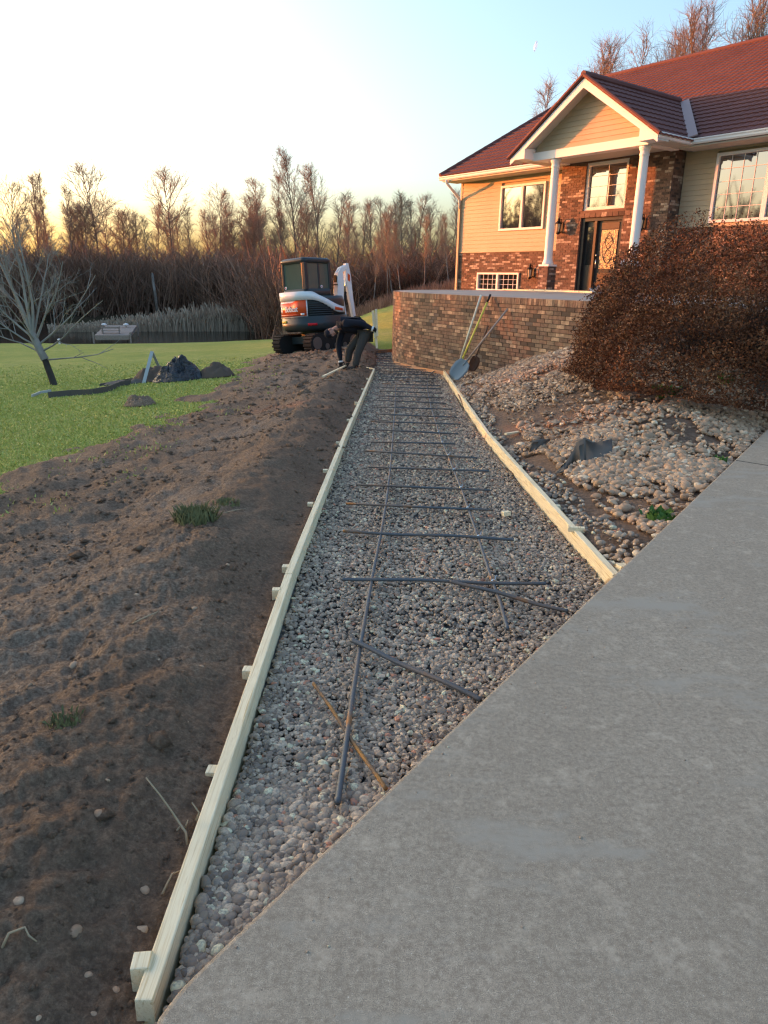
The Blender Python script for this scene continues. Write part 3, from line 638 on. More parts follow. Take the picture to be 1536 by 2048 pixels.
# entry wall mortar with openings cut by piecing
DU0, DU1, DZ1 = 4.98, 6.24, 2.86; TU0, TU1, TZ0, TZ1 = 5.02, 6.24, 3.03, 4.12
def wall_with_holes(bd, u0, u1, z0, z1, oa, ob, holes):
    us = sorted({u0, u1, *[h[0] for h in holes], *[h[1] for h in holes]})
    for a, c in zip(us[:-1], us[1:]):
        hs = sorted([(h[2], h[3]) for h in holes if h[0] <= a + 1e-6 and h[1] >= c - 1e-6]); z = z0
        for h0, h1 in hs:
            if h0 > z + 1e-6: hb(bd, a, c, oa, ob, z, h0)
            z = h1
        if z < z1 - 1e-6: hb(bd, a, c, oa, ob, z, z1)
wall_with_holes(b, UE0, UE1, ZB, ZS + .02, -.25, OE - .004, [(DU0, DU1, ZB, DZ1), (TU0, TU1, TZ0, TZ1)])
b.part('mortar_wall', MT['mortar_house'], house)
bl, bh, gp = .169 - .009, .0475, .0095
def brick_field(bd, u0, u1, z0, z1, o, holes=(), side=None):
    row = 0; z = z0
    while z + bh <= z1 + .01:
        x = u0 - (0.5 * (bl + gp) if row % 2 else 0)
        while x < u1 - .01:
            a, c = max(x, u0), min(x + bl, u1)
            segs = [(a, c)]
            for h in holes:
                if z + bh > h[2] and z < h[3]:
                    segs = [s for (p, q) in segs for s in ((p, min(q, h[0])), (max(p, h[1]), q)) if s[1] - s[0] > .012]
            for p, q in segs:
                pr_ = rng.uniform(.006, .010); rn = rng.uniform(0, .999)
                if side is None: hb(bd, p, q, o - .02, o + pr_, z, z + bh, rn)
                else: hb(bd, side - .02, side + pr_, p, q, z, z + bh, rn)
            x += bl + gp
        row += 1; z += bh + gp
b = B()
brick_field(b, -.01, UE0 - .01, 0.80, 2.12, 0, [(.86, 2.58, 1.02, 1.56)])
brick_field(b, UE0, UE1, 0.80, ZS, OE, [(DU0 - .0, DU1, .7, DZ1), (TU0, TU1, TZ0, TZ1), (DU0 - .06, DU1 + .06, DZ1 - .02, DZ1 + .11)])
brick_field(b, OR_, OE - .03, 0.80, ZS, 0, side=UE1)
brick_field(b, UE1 + .02, UR, 0.80, 2.54, OR_)
x = DU0 - .05
while x < DU1 + .05:   # row of upright bricks over the door
    hb(b, x, x + .155, OE - .02, OE + .012, DZ1 + .005, DZ1 + .105, rng.uniform(0, .999)); x += .168
b.part('brick_courses', MT['brick_house'], house, kind='stuff', fix=False)

# lap siding: every board its own piece
def lap(u0, u1, o, z, h, ua=None, ub=None, name='siding_board'):
    bd = B(); ua = u0 if ua is None else ua; ub = u1 if ub is None else ub
    bd.box8([hp(u0, o - .02, z), hp(u1, o - .02, z), hp(u1, o + .016, z), hp(u0, o + .016, z), hp(ua, o - .02, z + h), hp(ub, o - .02, z + h), hp(ub, o + .003, z + h), hp(ua, o + .003, z + h)])
    bd.part(name, MT['siding'], house)
LH = .108
def lap_wall(u0, u1, z0, z1, o, hole):
    z = z0
    while z < z1 - .01:
        h = min(LH, z1 - z)
        if hole and z + h > hole[2] and z < hole[3]:
            if z < hole[2] - .012: lap(u0, u1, o, z, hole[2] - z - .002)   # narrow rip under the sill
            lap(u0, hole[0], o, z, h); lap(hole[1], u1, o, z, h)
        else: lap(u0, u1, o, z, h)
        z += h
W1 = (1.66, 3.34, 2.70, 3.905)
lap_wall(.035, UE0 - .01, 2.15, ZS, 0, W1)
W2 = (8.22, 10.6, 2.62, 4.03)
lap_wall(UE1 + .03, UR, 2.57, ZS, OR_, W2)
b = B(); hb(b, UE0 - .02, UE0 + .0, 0, .03, 2.13, ZS); b.part('corner_trim', MT['siding'], house)
b = B(); hb(b, -.035, .035, -.05, .02, 2.13, ZS)
b.part('corner_trim', MT['siding'], house)
b = B(); hb(b, -.02, UE0 - .01, -.02, .03, 2.122, 2.152); hb(b, UE1 + .02, UR, OR_ - .02, OR_ + .03, 2.542, 2.572); b.part('ledge_flashing', MT['siding'], house)
# house left end wall is closed by the core; windows
def window(u0, u1, z0, z1, o, cols, fr=.055, grid=None, sashes=2, mull=.07, name='window'):
    f = B(); d = .05
    hb(f, u0, u1, o - .04, o + d, z0, z0 + fr); hb(f, u0, u1, o - .04, o + d, z1 - fr, z1)
    hb(f, u0, u0 + fr, o - .04, o + d, z0 + fr, z1 - fr); hb(f, u1 - fr, u1, o - .04, o + d, z0 + fr, z1 - fr)
    iw = (u1 - u0 - 2 * fr - (sashes - 1) * mull) / sashes; panes = []
    for k in range(sashes):
        a = u0 + fr + k * (iw + mull); panes.append((a, a + iw))
        if k: hb(f, a - mull, a, o - .04, o + d - .004, z0 + fr, z1 - fr)
    wo = f.part(name, MT['white'], house)
    for a, c in panes:
        g = B(); hb(g, a, c, o - .03, o - .012, z0 + fr, z1 - fr); g.part('pane', MT['glass'], wo)
        if grid:
            mb = B(); t = .0045
            for i in range(1, grid[0]): x = a + (c - a) * i / grid[0]; hb(mb, x - t, x + t, o - .011, o + .002, z0 + fr, z1 - fr)
            for i in range(1, grid[1]):
                z = z0 + fr + (z1 - z0 - 2 * fr) * i / grid[1]; hb(mb, a, c, o - .0105, o + .0015, z - t, z + t)
            mb.part('muntin', MT['white'], wo)
    return wo
window(*W1, 0.0, 2, .06, None)
window(.87, 2.57, 1.03, 1.55, -.005, 2, .05, (4, 3))
window(*W2[:2], W2[2], W2[3], OR_, 2, .06, (4, 5), mull=.10)
window(TU0, TU1, TZ0, TZ1, OE - .08, 1, .075, (2, 4), sashes=1)
# entrance: frame, sidelight, door with cut glass
fr_ = B(); o = OE - .10; z0 = 1.09
hb(fr_, DU0, DU0 + .10, o - .1, o + .05, z0, DZ1); hb(fr_, DU1 - .07, DU1, o - .1, o + .05, z0, DZ1); hb(fr_, DU0 + .10, DU1 - .07, o - .1, o + .05, DZ1 - .08, DZ1)
hb(fr_, DU0 + .10, DU1 - .07, o - .1, o + .06, z0, z0 + .03)
door_frame = fr_.part('door_frame', MT['door'], house)
sd_ = B(); hb(sd_, DU0 + .10, DU0 + .40, o - .06, o - .03, z0 + .03, DZ1 - .08); side = sd_.part('sidelight', MT['door'], house)
g = B(); hb(g, DU0 + .17, DU0 + .33, o - .03, o - .022, z0 + .65, DZ1 - .22); g.part('pane', MT['glass'], side)
mu = B(); hb(mu, DU0 + .40, DU0 + .47, o - .1, o + .045, z0 + .03, DZ1 - .08); mu.part('door_post', MT['door_brown'], house)
dr = B(); hb(dr, DU0 + .47, DU1 - .07, o - .07, o - .02, z0 + .03, DZ1 - .08); door = dr.part('door', MT['door'], house)
tp = B(); hb(tp, DU0 + .58, DU1 - .16, o - .02, o - .008, DZ1 - .28, DZ1 - .13); tp.part('door_panel', MT['door_brown'], door)
tp = B(); hb(tp, DU0 + .58, DU1 - .16, o - .02, o - .008, z0 + .12, z0 + .46); tp.part('door_panel', MT['door_brown'], door)
g = B(); hb(g, DU0 + .60, DU1 - .18, o - .02, o - .004, z0 + .56, DZ1 - .30); g.part('cut_glass', MT['cutglass'], door)
sc_ = B(); gc = hp((DU0 + .6 + DU1 - .18) / 2, o + .0, z0 + .56 + (DZ1 - .30 - z0 - .56) / 2); gh = (DZ1 - .30 - z0 - .56) * HS / 2; gw = (DU1 - .18 - DU0 - .60) * HS / 2
def lead(f, n=25): sc_.tube([gc + f(q)[0] * gw * HU + np.array([0, 0, f(q)[1] * gh]) for q in np.linspace(0, 1, n)], .0045, 4, False)
for sx in (-1, 1):
    lead(lambda q: (sx * .72 * math.sin(math.pi * q), -.9 + 1.8 * q)); lead(lambda q: (sx * .45 * math.sin(2 * math.pi * q), -.75 + 1.5 * q)); lead(lambda q: (sx * .3 * math.sin(4 * math.pi * q), -.6 + 1.2 * q))
sc_.part('lead_scroll', MT['iron'], door)
hd_ = B(); c0 = hp(DU0 + .53, o + .03, z0 + .78)
hd_.tube([c0 + HN * .05, c0, c0 - np.array([0, 0, .12]), c0 - np.array([0, 0, .24]), c0 - np.array([0, 0, .24]) + HN * .05], .013, 6)
hd_.ell(c0 + np.array([0, 0, .12]), (.03, .03, .03)); hd_.part('handle', MT['chrome'], door, True)

# pillars on brick piers
for uc, nm in ((4.92, 'near the left end'), (7.36, 'at the door side')):
    cb = hp(uc, 1.55, 0); rr_ = .105 * HS
    prof = [(rr_ * 1.32, 0), (rr_ * 1.32, .04), (rr_ * 1.22, .07), (rr_ * 1.05, .13), (rr_, .18), (rr_ * .98, 1.3), (rr_ * .90, 2.62), (rr_ * .90, 2.66), (rr_ * 1.02, 2.68), (rr_ * 1.02, 2.71), (rr_ * .93, 2.73), (rr_ * .95, 2.78), (rr_ * 1.2, 2.84), (rr_ * 1.25, 2.90)]
    zb_ = hp(0, 0, 1.725)[2]; zt_ = hp(0, 0, 4.12)[2]; s_ = (zt_ - zb_) / 2.90
    bd = B(); bd.lathe([(r, z * s_) for r, z in prof], (cb[0], cb[1], zb_), 24)
    pl = bd.part('pillar', MT['white'], house, True)
    bd = B(); hb(bd, uc - .16, uc + .16, 1.39, 1.71, 1.68, 1.725); bd.part('pillar_base', MT['white'], pl)
    bd = B(); hb(bd, uc - .142, uc + .142, 1.408, 1.692, .9, 1.68); pier = bd.part('pier', MT['mortar_house'], house)
    bd = B(); z = 1.08; row = 0
    while z < 1.66:
        for face in range(4):
            x = -.15 - (.085 if row % 2 else 0)
            while x < .149:
                p_, q_ = max(x, -.15), min(x + bl, .15)
                if q_ - p_ > .015:
                    rn = rng.uniform(0, .999)
                    if face == 0: hb(bd, uc + p_, uc + q_, 1.68, 1.70, z, z + bh, rn)
                    elif face == 1: hb(bd, uc + .13, uc + .151, 1.55 + p_, 1.55 + q_, z, z + bh, rn)
                    elif face == 2: hb(bd, uc - .151, uc - .13, 1.55 + p_, 1.55 + q_, z, z + bh, rn)
                x += bl + gp
        z += bh + gp; row += 1
    bd.part('brick_courses', MT['brick_house'], pier, kind='stuff', fix=False)

# portico: beam, ceiling, gable boards, rake fascias, cornice returns
PUC, PA, PE0, PE1, POF = 5.93, 5.60, 3.86, 7.95, 2.02   # apex u, apex z, rake feet, front plane
ZE = 4.19; PS = (PA - ZE) / (PUC - PE0)
b = B(); hb(b, 4.30, 7.52, 1.42, 1.70, ZS - .01, 4.30); hb(b, 4.30, 4.50, OE + .02, 1.42, ZS, 4.28); hb(b, 7.32, 7.52, OE + .02, 1.42, ZS, 4.28); b.part('portico_beam', MT['white'], house)
b = B(); hb(b, 4.50, 7.32, OE - .0, 1.42, ZS + .03, ZS + .06); b.part('portico_ceiling', MT['soffit'], house)
zf = lambda u: PA - .10 - PS * abs(u - PUC)
z = 4.31
bd = B(); bd.prism([hp(4.30, 1.60, 4.28), hp(7.52, 1.60, 4.28), hp(7.52, 1.60, zf(7.52) + .0), hp(PUC, 1.60, zf(PUC)), hp(4.30, 1.60, zf(4.30))], HN * .1); bd.part('gable_core', MT['siding'], house)
while z < PA - .2:
    h = LH; hw = lambda zz: min(1.60, max(.01, (PA - .10 - zz) / PS))
    lap(PUC - hw(z), PUC + hw(z), 1.63, z, h, PUC - hw(z + h), PUC + hw(z + h), 'gable_board'); z += h
for sgn, ue in ((-1, PE0), (1, PE1)):
    # sloped soffit under the overhang and fascia board on its edge
    n_ = lambda u, dz: PA - PS * abs(u - PUC) + dz
    b = B(); b.box8([hp(ue, 1.62, n_(ue, -.10)), hp(PUC, 1.62, n_(PUC, -.10)), hp(PUC, POF - .03, n_(PUC, -.10)), hp(ue, POF - .03, n_(ue, -.10)),
                     hp(ue, 1.62, n_(ue, -.07)), hp(PUC, 1.62, n_(PUC, -.07)), hp(PUC, POF - .03, n_(PUC, -.07)), hp(ue, POF - .03, n_(ue, -.07))])
    b.part('gable_soffit', MT['soffit'], house)
    b = B(); b.box8([hp(ue, POF - .03, n_(ue, -.14)), hp(PUC, POF - .03, n_(PUC, -.20)), hp(PUC, POF, n_(PUC, -.20)), hp(ue, POF, n_(ue, -.14)),
                     hp(ue, POF - .03, n_(ue, -.012)), hp(PUC, POF - .03, n_(PUC, -.012)), hp(PUC, POF, n_(PUC, -.012)), hp(ue, POF, n_(ue, -.012))])
    b.part('rake_fascia', MT['white'], house)
    # cornice return box
    ui = 4.32 if sgn < 0 else 7.50
    b = B(); b.prism([hp(ue, POF - .001, ZE - .045), hp(ui, POF - .001, ZE - .045), hp(ui, POF - .001, n_(ui, -.02) if sgn > 0 else n_(ui, -.12)), hp(ue, POF - .001, n_(ue, -.03))], HN * .40 * HS)
    b.part('cornice_return', MT['white'], house)
    b = B(); b.box8([hp(ue, -.6, ZE - .04), hp(ui, -.6, ZE - .04), hp(ui, POF - .45, ZE - .04), hp(ue, POF - .45, ZE - .04), hp(ue, -.6, ZE - .02), hp(ui, -.6, ZE - .02), hp(ui, POF - .45, ZE - .02), hp(ue, POF - .45, ZE - .02)])
    b.part('eave_soffit', MT['soffit'], house)

# roofs: stepped, ribbed metal tiles as real relief
def tiles(name, p00, pu, ps, nw, ncourse, clip=None, step=.034, amp=.017, sub=5):
    """p00 eave corner, pu along the eave, ps up the slope."""
    p00, pu, ps = (np.asarray(q, float) for q in (p00, pu, ps)); nrm = np.cross(pu, ps); nrm /= np.linalg.norm(nrm)
    if nrm[2] < 0: nrm = -nrm
    nu = nw * sub + 1; t = np.linspace(0, 1, nu); wv = np.abs(np.sin(np.arange(nu) * math.pi / sub)) * amp
    rows, hs = [], []
    for c in range(ncourse):
        rows += [c / ncourse, (c + 1) / ncourse - 1e-4]; hs += [step, 0.004]
    rows[-1] = 1.0; V = []
    for s_, h_ in zip(rows, hs):
        tt = t.copy()
        if clip is not None: lo, hi = clip(s_); tt = np.clip(tt, lo, hi)
        V.append(p00 + np.outer(tt, pu) + s_ * ps + np.outer(wv + h_, nrm))
    V.append(V[0] - nrm * .03)
    V = [V[-1]] + V[:-1]
    nr = len(V); V = np.concatenate(V); i = (np.arange(nr - 1)[:, None] * nu + np.arange(nu - 1)[None]).ravel()
    Q = np.stack([i, i + 1, i + nu + 1, i + nu], 1); bd = B(); bd.V = [V]; bd.F = [tuple(q) for q in Q]; bd.A = [np.full(len(V), .5)]
    if clip is not None:
        ok = np.linalg.norm(V[Q[:, 0]] - V[Q[:, 1]], axis=1) > 1e-5; ok2 = np.linalg.norm(V[Q[:, 2]] - V[Q[:, 3]], axis=1) > 1e-5; bd.F = [f for f, a in zip(bd.F, ok | ok2) if a]
    return bd.part(name, MT['roof'], house, fix=False)
EV, EO, RK, RZ, UL, ULR = 4.285, .62, -5.3, 7.62, -.34, .75
e0 = hp(UL, EO, EV); tiles('main_roof', e0, hp(UR + .3, EO, EV) - e0, hp(UL, RK, RZ) - e0, 94, 27, lambda s: ((ULR - UL) * s / (UR + .3 - UL), 1.0))
b = B(); b.add([hp(UL, EO, EV), hp(ULR, RK, RZ), hp(UR + .3, RK, RZ), hp(UR + .3, -11.3, EV), hp(UL, -11.3, EV)], [(0, 1, 4), (1, 2, 3, 4)]); b.part('rear_roof', MT['roof'], house, fix=False)
def cap(p, q, r=.085, n=None, name='ridge_cap'):
    p, q = np.asarray(p), np.asarray(q); L_ = np.linalg.norm(q - p); n = n or max(2, int(L_ / .42)); bd = B()
    for i in range(n):
        a, c = p + (q - p) * i / n, p + (q - p) * min(1, (i + 1.12) / n); bd.tube([a, c], [r, r * 1.10], 9)
    bd.part(name, MT['roof'], house)
cap(hp(UR + .3, RK, RZ + .02), hp(ULR, RK, RZ + .02)); cap(hp(ULR, RK, RZ + .02), hp(UL, EO, EV + .03), .07, name='hip_cap')
PR0 = POF + .05; PB = -2.4
for sgn, ue in ((-1, PE0 - .06), (1, PE1 + .06)):
    ez = PA - PS * abs(ue - PUC) + .02; e = hp(ue, PR0, ez)
    tiles('portico_roof', e, hp(ue, PB, ez) - e, hp(PUC, PR0, PA + .02) - e, 26, 9)
    cap(hp(ue, PR0 - .03, ez + .035), hp(PUC, PR0 - .03, PA + .055), .05, 9, 'verge_cap')
cap(hp(PUC, PR0, PA + .06), hp(PUC, PB + .7, PA + .06), .085)
# valley flashing on the right
mz = (RZ - EV) / (EO - RK); vt = EO - (PA - EV) / mz
b = B(); p0_, p1_ = hp(PE1 + .03, EO + .18, EV + .035), hp(PUC + .14, vt, PA + .04)
b.bar(p0_, p1_, .20 * HS, .03, np.cross(hp(1, 0, 0) - hp(0, 0, 0), hp(0, RK, RZ) - hp(0, EO, EV))); b.part('valley_flashing', MT['flashing'], house)
# soffits, fascia and gutters
b = B(); hb(b, UL + .05, UE0 + .1, -.04, EO - .06, ZS, ZS + .03); hb(b, UE1 + .2, UR, OR_ - .04, EO - .06 + .15, ZS, ZS + .03); b.part('eave_soffit', MT['soffit'], house)
def gutter(u0, u1, o):
    b = B(); prof = [(0, 0), (.055, 0), (.075, .03), (.075, .06), (.095, .085), (.095, .105), (0, .105)]
    b.prism([hp(u0, o + a, 4.165 + c) for a, c in prof], hp(u1, 0, 0) - hp(u0, 0, 0)); return b.part('gutter', MT['gutter'], house)
gutter(UL - .02, 4.1, EO - .06); gutter(PE1 - .02, UR, EO + .12)
b = B(); prof = [(0, 0), (.055, 0), (.075, .03), (.075, .06), (.095, .085), (.095, .105), (0, .105)]
b.prism([hp(PE1 + a - .04, POF - .02, 4.165 + c) for a, c in prof], hp(0, EO + .14, 0) - hp(0, POF - .02, 0)); b.part('gutter', MT['gutter'], house)
b = B(); b.prism([hp(PE0 - a + .04, POF - .02, 4.165 + c) for a, c in prof], hp(0, EO + .0, 0) - hp(0, POF - .02, 0)); b.part('gutter', MT['gutter'], house)
b = B(); b.tube([hp(-.05, EO, 4.17), hp(-.05, EO - .02, 4.08), hp(-.03, .10, 3.70), hp(-.03, .06, 3.62), hp(-.03, .06, 3.4)], .045, 8); b.part('downspout', MT['gutter'], house, True)
b = B(); hb(b, -.068, .008, .018, .07, 1.0, 3.5); b.part('downspout', MT['siding'], house)
# lanterns (fixed lights, each a thing)
def lantern(u, z, o, label):
    c = hp(u, o, z); out = -HN; t = thing('wall_lantern', label, 'wall lamp', c, 'wall lanterns on the house front')
    b = B(); b.box(c + out * .01, (.10, .02, .30), np.stack([HU, HN, [0, 0, 1]], 1)); b.tube([c + np.array([0, 0, -.10]), c + out * .10 + np.array([0, 0, -.18]), c + out * .2 + np.array([0, 0, -.12])], .014, 6)
    b.tube([c + np.array([0, 0, .10]), c + out * .06 + np.array([0, 0, .24]), c + out * .16 + np.array([0, 0, .24])], .014, 6); b.part('bracket', MT['iron'], t)
    lc = c + out * .17
    b = B(); b.lathe([(.055, -.13), (.085, .10)], lc, 6); b.part('lantern_glass', MT['lampglass'], t)
    b = B(); b.lathe([(.10, .10), (.11, .115), (.06, .17), (.035, .20), (.045, .23), (.01, .29)], lc, 6); b.lathe([(.03, -.21), (.065, -.16), (.065, -.13), (.05, -.125)], lc, 6)
    for k in range(6):
        q = k * math.pi / 3; b.bar(lc + np.array([.058 * math.cos(q), .058 * math.sin(q), -.13]), lc + np.array([.089 * math.cos(q), .089 * math.sin(q), .10]), .014, .014, (math.cos(q), math.sin(q), 0))
    b.part('lantern_cage', MT['iron'], t)
lantern(4.40, 2.66, OE + .01, 'black lantern on the brick between the pillar and the front door')
lantern(6.85, 2.64, OE + .01, 'black lantern on the brick right of the front door, behind the larger pillar')
lantern(3.10, 1.55, .02, 'black lantern low on the brick beside the small basement window')
# planks lying on the terrace in front of the door
for (x0, y0), (x1, y1), lab, zz in (((1008, 579), (1172, 584), 'long pale plank lying on the terrace below the basement window', 0), ((1062, 580), (1190, 584.5), 'long pale plank lying on the terrace in front of the door', .045)):
    p = on_plane(x0, y0, (0, 0, 1), ZT + .03 + zz); q = on_plane(x1, y1, (0, 0, 1), ZT + .03 + zz)
    b = B(); b.bar(p, q, .14, .04); b.top('plank', MT['lumber'], lab, 'plank', 'planks on the terrace', bevel=.003)

# ------------------------------------------------------------------ timber forms, stakes, reinforcing bars
def board(p, q, label, inward, hgt=.14, th=.038, group='timber form boards'):
    """top inner edge runs p->q (plan); thickness goes outwards"""
    p = np.array([*p, zwalk(p[1])]); q = np.array([*q, zwalk(q[1])]); d = q - p; L_ = np.linalg.norm(d)
    yaw = math.atan2(-d[0], d[1]); pit = math.asin(d[2] / L_)
    b = B(); b.box((0, L_ / 2, -hgt / 2), (th, L_, hgt)); me = b.mesh('form_board', MT['lumber'], None, False, .004)
    c = np.array([-d[1], d[0], 0]) / math.hypot(d[0], d[1]) * th / 2 * inward
    o = link('form_board', me, None, p + c); o.rotation_euler = (pit, 0, yaw); return tag(o, label, 'form board', group)
board((-.428, 1.04), (-.450, 3.33), 'nearest left form board, its sawn end by the driveway corner', 1)
board((-.450, 3.336), (-.395, 7.4), 'second left form board from the driveway, between the crushed stone and soil', 1)
board((-.395, 7.406), (-.235, 15.1), 'third left form board, running up to the corner by the crouching worker', 1)
board((1.165, 3.40), (1.07, 7.6), 'nearest right form board, its end butting the driveway edge', -1)
board((1.07, 7.606), (1.16, 14.95), 'far right form board ending at the shovels by the brick wall', -1)
board((-.235, 15.14), (-.78, 16.2), 'short form board turning left at the corner behind the worker', 1)
b = B(); pts = [(-.78, 16.2), (-1.1, 17.6), (-1.0, 19.2), (-.62, 20.6), (.2, 21.9)]
for a, c in zip(pts[:-1], pts[1:]): b.bar((*a, zwalk(a[1]) - .04), (*c, zwalk(c[1]) - .04), .02, .10)
b.top('form_board', MT['strip'], 'thin bent form board curving round behind the worker', 'form board', 'timber form boards')
def stake(x, y, dz, label, lean=0.0, sz=.040):
    b = B(); h = .34; z = zwalk(y) + dz
    b.add(*(lambda s: ([(-s, -s, 0), (s, -s, 0), (s, s, 0), (-s, s, 0), (-s, -s, -h), (s, -s, -h), (s, s, -h), (-s, s, -h), (0, 0, -h - .12)],
        [(0, 1, 2, 3), (0, 4, 5, 1), (1, 5, 6, 2), (2, 6, 7, 3), (3, 7, 4, 0), (4, 8, 5), (5, 8, 6), (6, 8, 7), (7, 8, 4)]))(sz / 2))
    o = link('form_stake', b.mesh('form_stake', MT['lumber'], None, False, .003), None, (x, y, z)); o.rotation_euler = (rng.normal(0, .03), lean, math.atan2(-ED[0], ED[1]) * 0 + rng.normal(0, .08))
    return tag(o, label, 'stake', 'stakes behind the form boards')
def lstake(py, dz, label): 
    y = float(np.interp(py, LP[1], LP[0])); stake(lb_x(y) - .038 - .022, y, dz - .004, label)
yy_ = np.linspace(1.06, 15, 300); LP = (yy_[::-1], proj(np.stack([lb_x(yy_), yy_, zwalk(yy_)], 1))[::-1, 1])
for py, dz, lab in [(1925, .010, 'thick split stake at the driveway end of the left form'), (1530, -.01, 'second stake along the left form, flat sawn top'), (1335, .0, 'third stake along the left form, reddish and mostly buried'),
                    (1178, .005, 'fourth stake along the left form, just before the board joint'), (1128, -.005, 'stake right behind the first board joint on the left form'), (1003, -.005, 'sixth stake along the left form, beside the soil hollow'),
                    (938, .0, 'seventh stake along the left form'), (883, .0, 'eighth stake along the left form'), (838, .0, 'ninth stake along the left form'), (805, .01, 'tenth stake along the left form, near the worker'), (778, .01, 'eleventh stake along the left form, near the worker'), (757, .01, 'last stake of the left form, beside the corner')]: lstake(py, dz, lab)
for y, lab in [(3.62, 'stake against the near end of the right form'), (4.75, 'second stake outside the right form'), (6.0, 'third stake outside the right form'), (7.4, 'stake at the joint of the right form'), (9.3, 'fifth stake outside the right form'), (11.4, 'sixth stake outside the right form'), (13.2, 'last stake outside the right form, by the shovels')]:
    stake(rb_x(y) + .038 + .026, y, -.012, lab)
def on_gravel(px, py, lift=.0): return on_plane(px, py, (0, WSL, 1), -.068 + lift)
def rebar(p, q, label, r=.0085, m_='rebar', bend=None, group='reinforcing bars on the walkway', rib=True, lift=0):
    p = np.asarray(p, float); q = np.asarray(q, float); L_ = np.linalg.norm(q - p); n = max(3, int(L_ / (.011 if rib else .2))) if p[1] < 4.2 and rib else max(3, int(L_ / .3))
    t = np.linspace(0, 1, n); pts = p + np.outer(t, q - p); rad = np.full(n, r)
    if p[1] < 4.2 and rib: rad = r * (1 + .16 * (np.arange(n) % 2))
    pts[:, 2] += .004 * np.sin(t * 9 + p[1] * 5)
    if bend is not None: pts = pts + np.outer(np.clip((t - bend[0]) / (1 - bend[0]), 0, 1) ** 2, bend[1])
    b = B(); b.tube(pts, rad, 7); return b.top('rebar', MT[m_], label, 'rebar', group, True, fix=False)
bars = [((683, 1157), (1092, 1168), 'crossbar nearest the driveway, dark with a rusty middle'), ((686, 1063), (1028, 1078), 'second crossbar from the driveway, rusty at its left end'), ((692, 1006), (987, 1021), 'third crossbar from the driveway, rusty brown at both ends'),
        ((712, 970), (980, 979), 'fourth crossbar from the driveway, bluish dark steel'), ((738, 933), (978, 943), 'fifth crossbar from the driveway'), ((728, 902), (955, 915), 'sixth crossbar from the driveway, brown'), ((742, 883), (910, 888), 'seventh crossbar from the driveway'),
        ((737, 859), (916, 867), 'eighth crossbar from the driveway'), ((742, 842), (922, 849), 'ninth crossbar from the driveway'), ((752, 828), (914, 834), 'tenth crossbar from the driveway'), ((754, 813), (905, 819), 'eleventh crossbar from the driveway'), ((757, 801), (893, 806), 'twelfth crossbar from the driveway'), ((757, 791), (888, 796), 'thirteenth crossbar from the driveway'), ((760, 782), (885, 786), 'fourteenth crossbar from the driveway')]
for a, c, lab in bars: rebar(on_gravel(*a, .024), on_gravel(*c, .024), lab)
for k, (a, c) in enumerate([((762, 774), (882, 778)), ((763, 767), (880, 771)), ((764, 760), (872, 764)), ((763, 753), (872, 757)), ((760, 747), (868, 750)), ((752, 741), (862, 745)), ((745, 735), (852, 740)), ((738, 729), (838, 734)), ((733, 724), (822, 729)), ((730, 719), (806, 723)), ((728, 714), (794, 718)), ((727, 710), (782, 713)), ((727, 706), (774, 708)), ((727, 702), (770, 704))]):
    rebar(on_gravel(*a, .02), on_gravel(*c, .02), 'thin dark crossbar in the close far rows beside the curved brick wall', group='far crossbars by the curved wall')
lp = [(675, 1606), (690, 1500), (704, 1400), (718, 1305), (745, 1150), (762, 1065), (773, 1000), (781, 930), (786, 870), (790, 815), (791, 770)]
P = np.array([on_gravel(*q, .012) for q in lp])
def longbar(P, label, m_, r=.0090):
    seg = [P[0]]; 
    for a, c in zip(P[:-1], P[1:]):
        n = max(2, int(np.linalg.norm(c - a) / (.013 if a[1] < 3.2 else .15))); seg += [a + (c - a) * i / n for i in range(1, n + 1)]
    seg = np.array(seg); rad = r * np.where(seg[:, 1] < 3.2, 1 + .16 * (np.arange(len(seg)) % 2), 1.05); b = B(); b.tube(seg, rad, 8)
    return b.top('rebar', MT[m_], label, 'rebar', 'reinforcing bars on the walkway', True, fix=False)
longbar(P, 'long lengthwise bar on the left with a rusty near end', 'rebar')
longbar(np.array([on_gravel(*q, .012) for q in [(1015, 1258), (1000, 1205), (985, 1165), (955, 1072), (925, 985), (905, 935), (880, 873), (862, 815), (854, 775), (857, 752), (870, 741)]]), 'long lengthwise bar on the right, bending near the brick wall', 'rebar')
rebar(on_gravel(702, 1281, .030), on_gravel(962, 1399, -.005), 'loose slanting bar with an orange rusty end, running under the slab', .0095)
rebar(on_gravel(627, 1366, .012), on_gravel(772, 1580, .014), 'thin rusty bar crossing the long bar near the driveway', .006, 'rusty')
rebar(on_gravel(900, 1161, .036), on_gravel(1136, 1223, .0), 'loose slanting bar lying over the nearest crossbar', .009)
# bright tie wire twisted round the crossings of the right-hand lengthwise bar
RL = [o_ for o_ in COL.objects if o_.get('label', '').startswith('long lengthwise bar on the right')][0]
for px, py in ((986, 1165), (957, 1075), (935, 1018), (922, 977), (908, 941), (897, 912), (884, 886), (877, 865)):
    c = on_gravel(px, py, .020); b = B(); t = np.linspace(0, 6.28, 9)
    b.tube([c + np.array([.013 * math.cos(q), .006 * math.cos(q), .016 * math.sin(q)]) for q in t], .0026, 5, False); b.tube([c + np.array([.008, 0, .014]), c + np.array([.016, .012, .034])], .0026, 5); b.part('tie_wire', MT['chrome'], RL)
